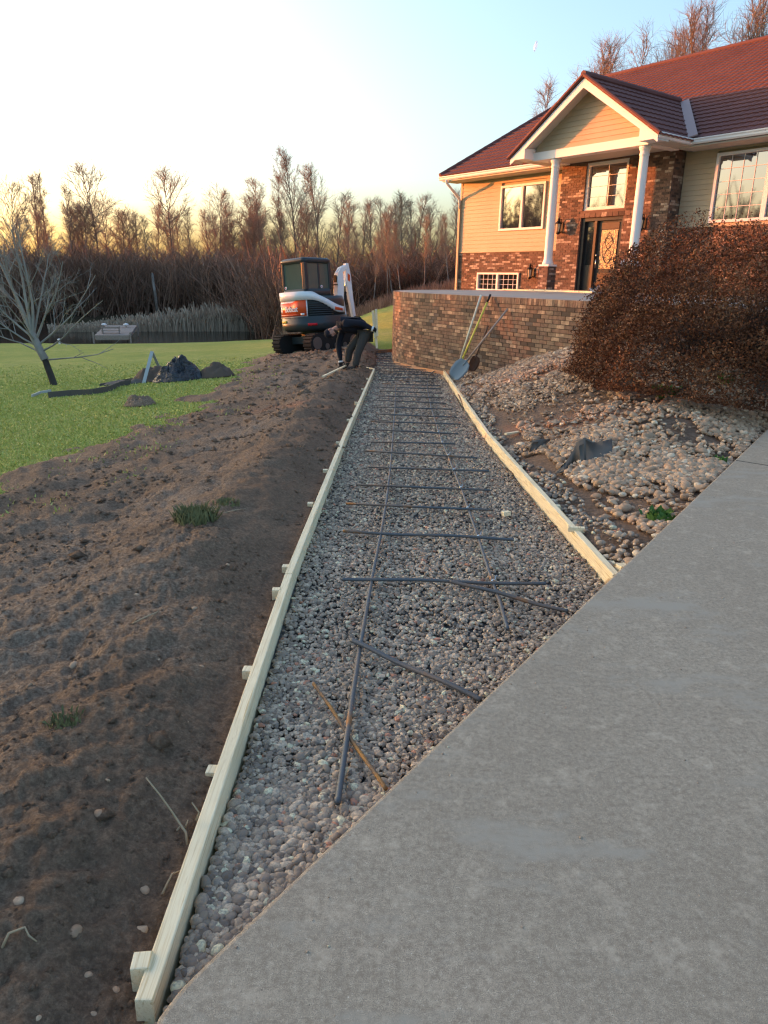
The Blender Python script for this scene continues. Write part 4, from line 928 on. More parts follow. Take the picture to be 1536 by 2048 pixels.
# offcuts
def offcut(px, py, sz, yaw, label, zf_, pit=0):
    q = on_gravel(px, py) if zf_ is None else zf_(px, py); b = B(); b.box((0, 0, sz[2] / 2), sz); o = link('wood_offcut', b.mesh('wood_offcut', MT['lumber'], None, False, .002), None, q); o.rotation_euler = (pit, 0, yaw); tag(o, label, 'wood offcut', 'wood offcuts')
offcut(1012, 1031, (.055, .035, .03), .4, 'small pale wood block lying on the gravel', None)
def on_rock(px, py):
    d = ray(px, py)
    for t in np.arange(2.5, 18, .01):
        q = CAM + d * t
        if q[2] < float(zrock(np.array([q[0]]), np.array([q[1]]))[0]): return q
    return CAM + d * 6
offcut(1152, 1063, (.10, .035, .03), -.2, 'pale split wood chip between the form and the stones', on_rock)
offcut(1024, 868, (.035, .20, .02), -.9, 'pale stick lying across the stones beside the right form', on_rock)
offcut(1205, 1132, (.05, .05, .04), .3, 'splintered chip behind the end of the right form', lambda a, c: np.array([1.25, 3.52, zwalk(3.5) - .03]))

# ------------------------------------------------------------------ excavator (local: x right, y ahead, z up)
EX, EY = -2.02, 21.4
ez = float(zdirt(np.array([EX]), np.array([EY]))[0])
ex = thing('mini_excavator', 'compact white, orange and black tracked excavator standing behind the soil heap', 'excavator', (EX, EY, ez - .02), rot=(0, R(-5.0), R(-40)))
def sup(phi, k=1.0, rx=.80, ry=.94, cx=0, cy=0):  # rounded plan; phi 0 = tail, + to the right
    s, c = math.sin(phi), -math.cos(phi); n = 2.6
    q = (abs(s) ** n + abs(c) ** n) ** (-1 / n)
    return np.array([cx + k * rx * s * q, cy + k * ry * c * q])
def hull(levels, m_, name, smooth=True):
    b = B(); K = 48; V = []
    for z, k in levels: V += [(*sup(2 * math.pi * i / K, k), z) for i in range(K)]
    n = len(levels); Fc = [(i * K + j, i * K + (j + 1) % K, (i + 1) * K + (j + 1) % K, (i + 1) * K + j) for i in range(n - 1) for j in range(K)] + [tuple(range(K))[::-1], tuple((n - 1) * K + j for j in range(K))]
    b.add(V, Fc); return b.part(name, MT[m_], ex, smooth, local=True)
def band(name, m_, f0, f1, zb, zt, k=1.01, th=.03, n=20, smooth=True, parent=None):
    b = B(); V = []
    for i in range(n + 1):
        t = i / n; f = R(f0 + (f1 - f0) * t); o_, i_ = sup(f, k), sup(f, k - th); a, c = zb(t), zt(t)
        V += [(*o_, a), (*o_, c), (*i_, c), (*i_, a)]
    Fc = [(4 * i + j, 4 * i + (j + 1) % 4, 4 * i + 4 + (j + 1) % 4, 4 * i + 4 + j) for i in range(n) for j in range(4)] + [(0, 1, 2, 3), (4 * n + 3, 4 * n + 2, 4 * n + 1, 4 * n)]
    b.add(V, Fc); return b.part(name, MT[m_], parent or ex, smooth, local=True)
hull([(.58, .84), (.66, .96), (.80, 1.0), (.815, .985), (.97, .99), (1.0, .96)], 'skirt', 'skirt')
hull([(.98, .93), (1.40, .93), (1.52, .88)], 'skirt', 'engine_core')
# white hood: wraps the tail high, sweeps down towards the front right
hz = lambda t: 1.42 - .36 * sm((t - .66) / .30); ht = lambda t: 1.66 - .02 * t - .42 * float(sm((t - .60) / .40))
band('hood', 'exwhite', -100, 118, lambda t: float(hz(t)), ht, 1.0, .10, 44)
b = B(); K = 40; ring = [sup(R(-100 + 218 * i / K), .985) for i in range(K + 1)]; inn = [p * .55 + np.array([.0, .1]) for p in ring]
V = [(*p, ht(i / K) - .004) for i, p in enumerate(ring)] + [(*p, min(ht(i / K) + .02, 1.66)) for i, p in enumerate(inn)]
b.add(V, [(i, i + 1, K + 2 + i, K + 1 + i) for i in range(K)]); b.part('hood_top', MT['exwhite'], ex, True, local=True)
# orange tail panel with white border and raised name
band('tail_border', 'exwhite', -52, 39, lambda t: .985, lambda t: 1.44, .975, .03, 20)
tp = band('tail_panel', 'exorange', -50, 37, lambda t: 1.0, lambda t: 1.43 - .07 * float(sm((t - .05) / .15)) + .07 * float(sm((t - .62) / .2)), .985, .03, 24)
band('panel_recess', 'red', -40, 22, lambda t: 1.01, lambda t: 1.055, .990, .01, 12, parent=tp).data.materials[0] = mat('deep_orange', (.40, .05, .015), .4)
fc = bpy.data.curves.new('lettering', 'FONT'); fc.body = 'Bobcat'; fc.size = .205; fc.extrude = .006; fc.offset = .004; fc.align_x = 'CENTER'
tmp = bpy.data.objects.new('lettering_source', fc); COL.objects.link(tmp); bpy.context.view_layer.update()
lm = bpy.data.meshes.new_from_object(tmp.evaluated_get(bpy.context.evaluated_depsgraph_get())); lm.name = 'lettering'; bpy.data.objects.remove(tmp)
for v in lm.vertices:   # wrap round the tail
    x, h, d = v.co; f = R(3 + x * 60); o_ = sup(f, .990); nn = o_ / np.linalg.norm(o_) * (d + .004); v.co = (o_[0] + nn[0], o_[1] + nn[1], 1.125 + h)
lm.materials.clear(); lm.materials.append(MT['exwhite']); link('lettering', lm, tp)
b = B()   # the cat's-head mark beside it
cat = [(-.07, .0), (-.05, -.07), (0, -.10), (.05, -.07), (.07, 0), (.06, .04), (.07, .10), (.03, .065), (0, .05), (-.03, .065), (-.07, .10), (-.06, .04)]
for r_ in (cat,):
    P = []
    for x, h in r_: f = R(-29 + x * 66); o_ = sup(f, .990); P.append((o_[0] * 1.003, o_[1] * 1.003, 1.20 + h))
    c = np.mean(P, 0); b.add(P + [tuple(c * np.array([1.01, 1.01, 1]))], [(i, (i + 1) % 12, 12) for i in range(12)])
b.part('cat_mark', MT['exwhite'], tp, local=True)
for f in (-45, 26): band('tail_lamp', 'exwhite', f, f + 7, lambda t: 1.02, lambda t: 1.07, .992, .01, 3, parent=tp)
for k in range(8): 
    z = .955 + k * .058; band('grille_slat', 'skirt', 42, 88 + k * 0, lambda t, z=z: z, lambda t, z=z: z + .030, .985, .05, 8)
band('marker_light', 'exorange', 92, 112, lambda t: 1.13 - .03 * t, lambda t: 1.22 - .05 * t, 1.006, .02, 5)
band('rear_reflector', 'red', 38, 54, lambda t: .735, lambda t: .80, 1.004, .02, 4); band('warning_sticker', 'yellow', -30, -13, lambda t: .83, lambda t: .89, 1.0, .02, 4)
band('grab_edge', 'steel', -48, 30, lambda t: .965, lambda t: .985, 1.0, .02, 10)
# cab
def ringbox(x0, x1, y0, y1, r, n=6):
    P = []
    for cx, cy, a0 in ((x1 - r, y0 + r, -90), (x1 - r, y1 - r, 0), (x0 + r, y1 - r, 90), (x0 + r, y0 + r, 180)):
        P += [(cx + r * math.cos(R(a0 + 90 * i / n)), cy + r * math.sin(R(a0 + 90 * i / n))) for i in range(n + 1)]
    return P
CX0, CX1, CY0, CY1 = -.80, .16, -.42, .62
def stackring(name, m_, lv, smooth=True, parent=None):
    b = B(); V = []; K = None
    for z, g, r in lv:
        P = ringbox(CX0 + g, CX1 - g, CY0 + g, CY1 - g, r); K = len(P); V += [(*p, z) for p in P]
    n = len(lv); b.add(V, [(i * K + j, i * K + (j + 1) % K, (i + 1) * K + (j + 1) % K, (i + 1) * K + j) for i in range(n - 1) for j in range(K)] + [tuple(range(K))[::-1], tuple((n - 1) * K + j for j in range(K))])
    return b.part(name, MT[m_], parent or ex, smooth, local=True)
cab = stackring('cab', 'cab', [(1.50, .0, .10), (1.74, .0, .10), (1.745, .03, .10), (1.70, .06, .10)])
stackring('cab_roof', 'cab', [(2.42, .02, .10), (2.46, -.03, .12), (2.53, -.03, .12), (2.575, .03, .12), (2.585, .12, .12)])
for x, y, sx, sy in ((CX0 + .05, CY0 + .05, .09, .09), (CX1 - .06, CY0 + .06, .13, .12), (CX1 - .04, CY1 - .05, .08, .10), (CX0 + .05, CY1 - .05, .09, .09), (CX1 - .035, .14, .05, .07)):
    b = B(); b.bar((x, y, 1.72), (x, y, 2.45), sx, sy, (0, 1, 0)); b.part('cab_pillar', MT['cab'], ex, local=True, bevel=.015)
for a in ((CX0 + .08, CX1 - .12, CY0 + .025, CY0 + .035, 'rear'), (CX1 - .035, CX1 - .025, CY0 + .10, .12, 's'), (CX1 - .035, CX1 - .025, .16, CY1 - .08, 's'), (CX0 + .025, CX0 + .035, CY0 + .08, CY1 - .08, 's'), (CX0 + .08, CX1 - .08, CY1 - .035, CY1 - .025, 's')):
    b = B(); x0, x1, y0, y1, _ = a; b.box(((x0 + x1) / 2, (y0 + y1) / 2, 2.085), (x1 - x0, y1 - y0, .70)); b.part('cab_window', MT['exglass'], ex, local=True)
b = B(); b.box((-.34, -.05, 1.85), (.46, .18, .62)); b.box((-.34, .05, 1.70), (.46, .40, .12)); b.part('seat', MT['cab'], ex, local=True, bevel=.04)
for x, y, d in ((CX0 + .13, CY0 + .02, (0, -1)), (CX1 - .02, .22, (1, 0))):
    b = B(); q = np.array([x, y, 1.80]); dd = np.array([*d, 0.0]); b.tube([q, q + dd * .012], .040, 14); b.part('round_sticker', MT['exwhite'], ex, local=True)
    b = B(); b.tube([q + dd * .011, q + dd * .016], .02, 10); b.part('sticker_centre', MT['red'], ex, local=True)
# boom, arm and rams in front, to the right of the cab
b = B(); b.tube([(.18, 1.02, .62), (.18, 1.02, 1.0)], .15, 12); b.box((.18, 1.12, .80), (.22, .34, .26)); b.part('swing_post', MT['skirt'], ex, local=True)
def plate(name, pts, x0, x1, m_='exwhite', bevel=.012):
    b = B(); b.prism([(x0, y, z) for y, z in pts], (x1 - x0, 0, 0)); return b.part(name, MT[m_], ex, local=True, bevel=bevel)
BXO = -.13
plate('boom', [(1.00, .86), (1.22, .86), (1.12, 1.50), (1.18, 1.96), (1.16, 2.20), (.97, 2.20), (.91, 1.98), (.86, 1.50)], .10 + BXO, .27 + BXO)
for q in (.11, .22): plate('boom_head', [(.97, 2.20), (1.16, 2.20), (1.40, 2.34), (1.37, 2.43), (1.10, 2.34)], q + BXO, q + .04 + BXO)
b = B(); b.box((.185 + BXO, .90, 2.02), (.10, .04, .20)); b.part('boom_recess', MT['iron'], ex, local=True)
for z in (1.86, 1.22):
    b = B(); b.box((.185 + BXO, .855, z), (.22, .04, .03)); b.part('hose_clamp', MT['skirt'], ex, local=True)
plate('dipper_arm', [(1.33, 2.46), (1.43, 2.46), (1.50, 2.12), (1.55, 1.50), (1.62, .95), (1.52, .92), (1.40, 1.46), (1.30, 2.00)], .14 + BXO, .25 + BXO)
plate('arm_mark', [(1.36, 2.18), (1.46, 2.12), (1.44, 1.94), (1.35, 1.98)], .253 + BXO, .260 + BXO, 'exorange', 0)
b = B(); b.tube([(.185 + BXO, 1.20, 1.10), (.185 + BXO, 1.28, 1.65)], .045, 10); b.part('ram_barrel', MT['iron'], ex, True, local=True)
b = B(); b.tube([(.185 + BXO, 1.28, 1.65), (.185 + BXO, 1.34, 2.05)], .022, 8); b.part('ram_rod', MT['chrome'], ex, True, local=True)
b = B(); b.prism([(-.12, 1.55, .95), (-.12, 1.80, .75), (-.12, 1.83, .45), (-.12, 1.60, .38), (-.12, 1.45, .52)], (.44, 0, 0)); b.part('bucket', MT['iron'], ex, local=True)
# undercarriage
b = B(); b.box((0, 0, .34), (.95, 1.0, .20)); b.lathe([(.42, .44), (.42, .58)], (0, 0, 0), 20); b.part('undercarriage', MT['skirt'], ex, local=True)
for sx in (-1, 1):
    x = sx * .64; prof = []; L_, r_ = .74, .24
    for i in range(13): a = R(-90 + 180 * i / 12); prof.append((L_ + r_ * math.cos(a), .26 + r_ * math.sin(a)))
    for i in range(13): a = R(90 + 180 * i / 12); prof.append((-L_ + r_ * math.cos(a), .26 + r_ * math.sin(a)))
    b = B(); b.prism([(x - .15, y, z) for y, z in prof], (.30, 0, 0)); tr = b.part('track', MT['rubber'], ex, local=True)
    lb_ = B(); P = np.array(prof + prof[:1]); seg = np.linalg.norm(np.diff(P, axis=0), axis=1); cum = np.concatenate([[0], np.cumsum(seg)])
    for s in np.arange(0, cum[-1], .095):
        y = np.interp(s, cum, P[:, 0]); z = np.interp(s, cum, P[:, 1]); y2 = np.interp((s + .01) % cum[-1], cum, P[:, 0]); z2 = np.interp((s + .01) % cum[-1], cum, P[:, 1]); d = np.array([0, y2 - y, z2 - z]); d /= np.linalg.norm(d) + 1e-9
        nn = np.array([0, d[2], -d[1]]); c = np.array([x, y, z]) + nn * .015; lb_.box(c, (.31, .045, .035), np.stack([[1, 0, 0], d, np.cross([1, 0, 0], d)], 1))
    lb_.part('track_lug', MT['rubber'], tr, local=True, kind='stuff')
    w_ = B()
    for y in (-.74, .74): w_.tube([(x + sx * .15, y, .26), (x + sx * .165, y, .26)], .17, 16)
    for y in (-.36, 0, .36): w_.tube([(x + sx * .15, y, .16), (x + sx * .165, y, .16)], .08, 12)
    w_.part('track_roller', MT['steel'], tr, local=True)
b = B(); b.prism([(-.78, 1.20, .10), (-.78, 1.26, .10), (-.78, 1.32, .48), (-.78, 1.24, .44)], (1.56, 0, 0)); b.part('dozer_blade', MT['skirt'], ex, local=True)

# ------------------------------------------------------------------ the worker, bent over
PXM = 101.0; PD = 15.0; pb = at_y(707, 742, PD); pz = float(zdirt(np.array([pb[0]]), np.array([pb[1]]))[0]); pb[2] = pz
man = thing('person', 'worker in a dark cap, navy hooded jacket and grey trousers bending down to the ground', 'person', pb)
def pp_(px, py, y=0): return np.array([(px - 707) / PXM, y, (742 - py) / PXM])
def skin_body(name, nodes, edges, m_, root=0, sub=2, extra=None):
    me = bpy.data.meshes.new(name); me.from_pydata([tuple(p) for p, r in nodes], edges, []); me.update()
    o = link(name, me, man); md = o.modifiers.new('skin', 'SKIN'); sv = me.skin_vertices[0].data
    for i, (p, r) in enumerate(nodes): sv[i].radius = (r, r) if np.isscalar(r) else r; sv[i].use_root = (i == root)
    md.use_smooth_shade = True; s = o.modifiers.new('sub', 'SUBSURF'); s.levels = s.render_levels = sub
    bpy.context.view_layer.update(); dg = bpy.context.evaluated_depsgraph_get(); nm = bpy.data.meshes.new_from_object(o.evaluated_get(dg)); nm.name = name
    o.modifiers.clear(); o.data = nm; nm.materials.clear(); nm.materials.append(m_)
    return o
J = {'pel': pp_(731, 661), 'bel': pp_(718, 652), 'che': pp_(700, 648), 'upc': pp_(688, 649), 'nek': pp_(677, 655), 'hd': pp_(664, 664),
     'sR': pp_(686, 656, .13), 'eR': pp_(675, 690, .10), 'wR': pp_(680, 722, .02), 'sL': pp_(692, 645, -.17), 'eL': pp_(724, 646, -.26), 'wL': pp_(744, 655, -.24),
     'hN': pp_(731, 668, -.09), 'kN': pp_(717, 702, -.13), 'aN': pp_(711, 735, -.12), 'hF': pp_(725, 670, .09), 'kF': pp_(698, 700, .12), 'aF': pp_(694, 730, .12)}
# body: one continuous surface
nd = [(J['pel'], .12), (J['bel'], .12), (J['che'], .135), (J['upc'], .12), (J['nek'], .058), (J['hd'], .075), (J['sR'], .058), (J['eR'], .043), (J['wR'], .030), (J['sL'], .058), (J['eL'], .043), (J['wL'], .030), (J['hN'], .085), (J['kN'], .06), (J['aN'], .042), (J['hF'], .085), (J['kF'], .06), (J['aF'], .042)]
ed = [(0, 1), (1, 2), (2, 3), (3, 4), (4, 5), (3, 6), (6, 7), (7, 8), (3, 9), (9, 10), (10, 11), (0, 12), (12, 13), (13, 14), (0, 15), (15, 16), (16, 17)]
body = skin_body('body', nd, ed, MT['skin'])
jk = [(J['bel'] + np.array([.13, 0, -.08]), .172), (J['bel'], .160), (J['che'], .178), (J['upc'], .150), (J['nek'], .085), (J['sR'], .082), (J['eR'], .066), (J['wR'] + np.array([0, 0, .02]), .050), (J['sL'], .085), (J['eL'], .068), (J['wL'], .050)]
skin_body('jacket', jk, [(0, 1), (1, 2), (2, 3), (3, 4), (3, 5), (5, 6), (6, 7), (3, 8), (8, 9), (9, 10)], MT['navy'], 2)
hood = skin_body('hood', [(J['nek'] + np.array([.04, 0, .05]), .075), (J['nek'] + np.array([-.02, -.06, .06]), .055), (J['nek'] + np.array([-.03, .06, .05]), .055)], [(0, 1), (0, 2)], MT['navy'])
tr = [(J['pel'], .158), (J['hN'], .115), (J['kN'], .084), (J['aN'] + np.array([0, 0, .02]), .072), (J['hF'], .115), (J['kF'], .084), (J['aF'] + np.array([0, 0, .02]), .072)]
skin_body('trousers', tr, [(0, 1), (1, 2), (2, 3), (0, 4), (4, 5), (5, 6)], MT['trousers'])
for a in ('aN', 'aF'):
    q = J[a]; g = float(zdirt(np.array([pb[0] + q[0]]), np.array([pb[1] + q[1]]))[0]) - pz
    skin_body('boot', [(np.array([q[0], q[1], g + .14]), .055), (np.array([q[0], q[1], g + .05]), .058), (np.array([q[0] - .13, q[1] - .05, g + .045]), (.05, .04)), (np.array([q[0] - .20, q[1] - .07, g + .035]), (.042, .03))], [(0, 1), (1, 2), (2, 3)], MT['boot'], 1)
# head: crown to the left and down, face down and towards us
cr = np.array([-.80, -.10, -.50]); cr /= np.linalg.norm(cr); fcv = np.array([.10, -.72, -.66]); fcv -= cr * (fcv @ cr); fcv /= np.linalg.norm(fcv); sdv = np.cross(fcv, cr)
HR = np.stack([sdv, -fcv, cr], 1); hc = J['hd'] + cr * .045     # local: x side, -y face, z crown
b = B(); b.ell(hc, (.078, .098, .118), HR, 18, 12); b.ell(hc + HR @ np.array([0, -.045, -.065]), (.055, .06, .055), HR)
for px_ in (-1, 1): b.ell(hc + HR @ np.array([px_ * .079, .01, -.015]), (.014, .026, .034), HR, 8, 6)
b.ell(hc + HR @ np.array([0, -.105, -.015]), (.014, .02, .026), HR, 8, 6); head = b.part('head', MT['skin'], man, True, local=True)
b = B()
for px_ in (-1, 1): b.ell(hc + HR @ np.array([px_ * .03, -.088, .012]), (.012, .01, .008), HR, 8, 5)
b.ell(hc + HR @ np.array([0, -.100, -.062]), (.026, .01, .006), HR, 8, 5); b.part('eyes_and_mouth', MT['beard'], head, True, local=True)
b = B(); b.ell(hc + HR @ np.array([0, -.040, -.088]), (.060, .064, .045), HR); b.part('beard', MT['beard'], head, True, local=True)
b = B(); b.ell(hc + HR @ np.array([0, .010, .045]), (.090, .108, .092), HR, 18, 10)
V = [hc + HR @ np.array([.085 * math.sin(t), -.085 - .075 * math.cos(t), .030 - .012 * math.cos(t)]) for t in np.linspace(-1.5, 1.5, 9)] + [hc + HR @ np.array([.07 * math.sin(t), -.08, .036]) for t in np.linspace(1.5, -1.5, 9)]
b.prism(V, HR @ np.array([0, 0, .008])); b.part('cap', MT['navy'], head, True, local=True)
# gloved hands, five fingers each, closed on the stakes
def hand(w, d, palm_n, m_, curl=1.0):
    d = d / np.linalg.norm(d); nn = palm_n - d * (palm_n @ d); nn /= np.linalg.norm(nn); s = np.cross(d, nn); b = B()
    b.ell(w + d * .05, (.044, .020, .058), np.stack([s, nn, d], 1), 10, 8); b.tube([w - d * .06, w - d * .02, w + d * .02], [.045, .042, .036], 10)
    for i, (o_, l_) in enumerate(((-.033, .066), (-.011, .078), (.011, .074), (.033, .058))):
        p = w + d * .092 + s * o_; pts = [p]; a = 0
        for k in range(3): a += curl * .75; pts.append(pts[-1] + (d * math.cos(a) + nn * math.sin(a)) * l_ * (.45, .32, .23)[k])
        b.tube(pts, [.0115, .011, .010, .008], 6)
    p = w + d * .03 - s * .036; b.tube([p, p - s * .028 + d * .02 + nn * .012, p - s * .03 + d * .045 + nn * .034, p - s * .012 + d * .06 + nn * .05], [.013, .012, .011, .008], 6)
    return b.part('glove', MT['glove'], man, True, local=True)
hR = J['wR'] + np.array([.01, 0, -.05]); hand(J['wR'], np.array([.12, -.10, -1.0]), np.array([.3, -.9, 0]), 'glove')
hand(J['wL'], np.array([.9, .05, -.35]), np.array([.2, .9, -.2]), 'glove')
b = B(); q = J['wL']; b.tube([q + np.array([.0, 0, 0]), q + np.array([.035, 0, -.012])], .054, 10); b.part('cuff_patch', MT['white'], man, local=True)
b = B(); q = J['wR']; b.tube([q + np.array([0, 0, -.005]), q + np.array([.004, -.004, -.035])], .052, 10); b.part('cuff_patch', MT['white'], man, local=True)
b = B(); q = J['che'] + np.array([.02, -.172, -.06]); b.ell(q, (.05, .006, .014), None, 8, 5); b.part('chest_print', mat('orange_print', (.35, .07, .02), .8), man, local=True)
# stakes: three held in the left hand, one under the right hand
hL = pb + J['wL'] + np.array([.075, .03, -.03])
for dx, dy, top_, bot, lab, tw in ((-.02, .0, .37, -.15, 'sawn stake held in the worker\'s rear hand, shortest of the bunch', -.10), (.0, .03, .33, -.36, 'long sawn stake held in the worker\'s rear hand, reaching lowest', -.10), (.03, -.01, .40, -.12, 'sawn stake held in the worker\'s rear hand, its top standing highest', -.06)):
    b = B(); b.bar(hL + np.array([dx - tw * .0 + bot * tw * 1.0, dy, bot]), hL + np.array([dx + top_ * tw, dy, top_]), .045, .03, (0, 1, 0)); b.top('wooden_stake', MT['lumber'], lab, 'stake', 'loose stakes with the worker', bevel=.002)
a_, c_ = on_dirt(646, 757), on_dirt(694, 736)
b = B(); b.bar(a_ + np.array([0, 0, .03]), c_ + np.array([0, 0, .06]), .04, .025); b.top('wooden_stake', MT['lumber'], 'pale stake lying on the soil under the worker\'s front hand', 'stake', 'loose stakes with the worker', bevel=.002)

# ------------------------------------------------------------------ tools leaning at the wall
def wallp(px, py, off=.05):  # a pixel on the straight wall plane, a little in front
    o = np.array([-WD[1], WD[0], 0]); return on_plane(px, py, o, o @ np.array([*(WA + o[:2] * off), 0]))
def rk(px, py): return on_rock(px, py)
p1, p2 = wallp(962, 590, .06), wallp(916, 735, .45); p2 = at_y(916, 733, p1[1] - .25)
b = B(); b.tube([p1, p2], .019, 10); b.top('pole', MT['whandle'], 'pale pole leaning on the brick wall, leftmost of the leaning tools', 'pole', 'tools leaning at the wall', True)
p1 = wallp(981, 589, .06); p2 = at_y(917, 736, p1[1] - .35); d = p2 - p1
t = thing('rake_handle', 'yellow handled tool with a black grip leaning on the brick wall', 'garden tool', p2, 'tools leaning at the wall')
b = B(); b.tube([p1 + d * .10, p2], .018, 10); b.part('handle', MT['yhandle'], t, True); b = B(); b.tube([p1, p1 + d * .105], .021, 10); b.part('grip', MT['iron'], t, True)
b = B(); b.bar(p2 + np.array([-.14, .02, -.02]), p2 + np.array([.14, -.02, -.02]), .03, .03); b.part('head', MT['iron'], t)
def shovel(p1, p2, hm, bm_, label, wdt, ln, r=.017, side=(1, 0, 0)):
    d = (p2 - p1); d /= np.linalg.norm(d); t = thing('shovel', label, 'shovel', p2, 'tools leaning at the wall'); b = B(); b.tube([p1, p2 - d * ln * .92], r, 10); b.part('handle', MT[hm], t, True)
    s = np.asarray(side, float) - d * (np.asarray(side) @ d); s /= np.linalg.norm(s); nn = np.cross(d, s); b = B(); rows = [(0, .10, .0), (.06, .7, .012), (.3, 1.0, .02), (.65, .97, .022), (.88, .78, .018), (1.0, .25, .012)]; V = []; K = 7
    for tt, ww, cv in rows:
        for j in range(K): x = (j / (K - 1) - .5) * 2; V.append(p2 - d * ln * (1 - tt) + s * x * ww * wdt / 2 + nn * (cv * x * x * 1.6))
    n1 = len(V); V += [np.array(v) - nn * .006 for v in V]; n = len(rows)
    Fc = [(i * K + j, i * K + j + 1, (i + 1) * K + j + 1, (i + 1) * K + j) for i in range(n - 1) for j in range(K - 1)]; Fc += [tuple(x + n1 for x in f[::-1]) for f in Fc]
    rim = [j for j in range(K)] + [i * K + K - 1 for i in range(1, n)] + [(n - 1) * K + j for j in range(K - 2, -1, -1)] + [i * K for i in range(n - 2, 0, -1)]
    Fc += [(rim[i], rim[(i + 1) % len(rim)], rim[(i + 1) % len(rim)] + n1, rim[i] + n1) for i in range(len(rim))]
    b.add(V, Fc); b.tube([p2 - d * ln * 1.05, p2 - d * ln * .75], [r * 1.2, r * .8], 8); b.part('blade', MT[bm_], t, True); return t
p1 = wallp(1016, 617, .05); p2 = at_y(905, 757, 13.3); shovel(p1, p2, 'greyhandle', 'shovel', 'grey handled shovel with a broad blue grey blade resting by the form end', .30, .40, side=(.8, -.3, .2))
p1 = wallp(976, 652, .05); p2 = at_y(940, 742, 13.75); shovel(p1, p2, 'brownhandle', 'brownhandle', 'short rusty brown spade standing behind the blue grey shovel', .22, .30, side=(.9, .4, 0))

# ------------------------------------------------------------------ heap of torn ground cloth on the lawn
def lawn_hit(px, py):
    d = ray(px, py)
    for t in np.arange(3, 60, .02):
        q = CAM + d * t
        if q[2] < float(zbase(np.array([q[0]]), np.array([q[1]]))[0]): return q
    return CAM + d * 16
def crumple(name, cx, cy, rx, ry, h, m_, label, cat, seed, yaw=0, n=34, sharp=1.0):
    V = []
    for i in range(n):
        for j in range(n):
            u, v = i / (n - 1) * 2 - 1, j / (n - 1) * 2 - 1; rr = math.hypot(u, v)
            r2 = max(abs(u), abs(v)) / (rr + 1e-9) * rr; ang_ = math.atan2(v, u); rr2 = r2 * (1 + .25 * float(fbm(np.array([math.cos(ang_) * 1.5 + seed]), np.array([math.sin(ang_) * 1.5]), 3, seed)[0]))
            x, y = rr2 * math.cos(ang_) * rx, rr2 * math.sin(ang_) * ry
            f = float(fbm(np.array([u * 1.8 + seed]), np.array([v * 1.8]), 4, seed)[0]); f2 = abs(float(fbm(np.array([u * 3.4]), np.array([v * 2.6 + seed]), 3, seed + 3)[0]))
            z = h * .85 * max(0, (1 - r2 ** 2.6)) * (1 + 1.9 * f) + sharp * h * (.75 * (.2 - f2)) * (1 - r2 ** 3)
            X_, Y_ = cx + x * math.cos(yaw) - y * math.sin(yaw), cy + x * math.sin(yaw) + y * math.cos(yaw)
            V.append((X_, Y_, float(zbase(np.array([X_]), np.array([Y_]))[0]) + .025 + max(z, .0)))
    Fc = [(i * n + j, (i + 1) * n + j, (i + 1) * n + j + 1, i * n + j + 1) for i in range(n - 1) for j in range(n - 1)]
    V = np.array(V); n0 = len(V); rim = [j for j in range(n)] + [i * n + n - 1 for i in range(1, n)] + [(n - 1) * n + j for j in range(n - 2, -1, -1)] + [i * n for i in range(n - 2, 0, -1)]
    b = B(); b.add(np.concatenate([V, V - np.array([0, 0, .02])]), [f[::-1] for f in Fc] + [tuple(q + n0 for q in f) for f in Fc] + [(rim[k], rim[(k + 1) % len(rim)], rim[(k + 1) % len(rim)] + n0, rim[k] + n0) for k in range(len(rim))])
    return b.top(name, MT[m_], label, cat, 'torn ground cloth heaped on the lawn', cat != 'plastic sheet')
hq = lawn_hit(352, 762)
crumple('ground_cloth', hq[0] - .55, hq[1] + .45, .55, .5, .24, 'brownfab', 'crumpled muddy brown cloth left of the black plastic', 'cloth', 3)
crumple('plastic_sheet', hq[0] + .03, hq[1] + .05, .58, .42, .38, 'plastic', 'shiny black plastic sheet bunched on top of the heap', 'plastic sheet', 8, .2)
crumple('ground_cloth', hq[0] + .80, hq[1] + .3, .42, .35, .24, 'brownfab', 'brown dirty cloth lump right of the black plastic', 'cloth', 14)
crumple('ground_cloth', hq[0] - 1.1, hq[1] + .0, .5, .25, .07, 'fabric', 'flat dark grey cloth trailing left from the heap', 'cloth', 21, .3)
b = B(); a_, c_, d_ = lawn_hit(287, 768), at_y(304, 703, hq[1] + .0), at_y(317, 732, hq[1] + .35)
b.bar(a_, c_, .07, .012, (0, 1, .2)); b.bar(c_, d_, .06, .012, (0, 1, .2)); b.top('edging_strip', MT['greyplastic'], 'pale lawn edging strip bent into an upturned V beside the heap', 'edging strip')
def ribbon(pts, wd, m_, label, zoff=.03):
    P = np.array([lawn_hit(*q) for q in pts]); P[:, 2] += zoff; b = B(); V = []
    t = np.linspace(0, len(P) - 1, 30); P = np.stack([np.interp(t, np.arange(len(P)), P[:, k]) for k in range(3)], 1)
    for i in range(29): b.bar(P[i], P[i + 1] + (P[i + 1] - P[i]) * .05, .02, wd, (0, 0, 1))
    b.top('edging_strip', MT[m_], label, 'edging strip')
ribbon([(97, 796), (140, 792), (185, 790), (220, 783), (240, 774), (262, 770)], .13, 'fabric', 'long dark edging strip trailing left across the grass from the heap', .05)
ribbon([(200, 773), (235, 766), (268, 761)], .06, 'fabric', 'thin dark edging strip lying behind the longer one')
ribbon([(64, 795), (80, 788), (102, 784)], .05, 'greyplastic', 'short curved pale strip alone on the grass, left of the others')
crumple('sod_clump', *lawn_hit(280, 812)[:2], .26, .2, .16, 'soil', 'brown upturned sod lump on the grass below the heap', 'sod', 31)['group'] = 'turned sods'
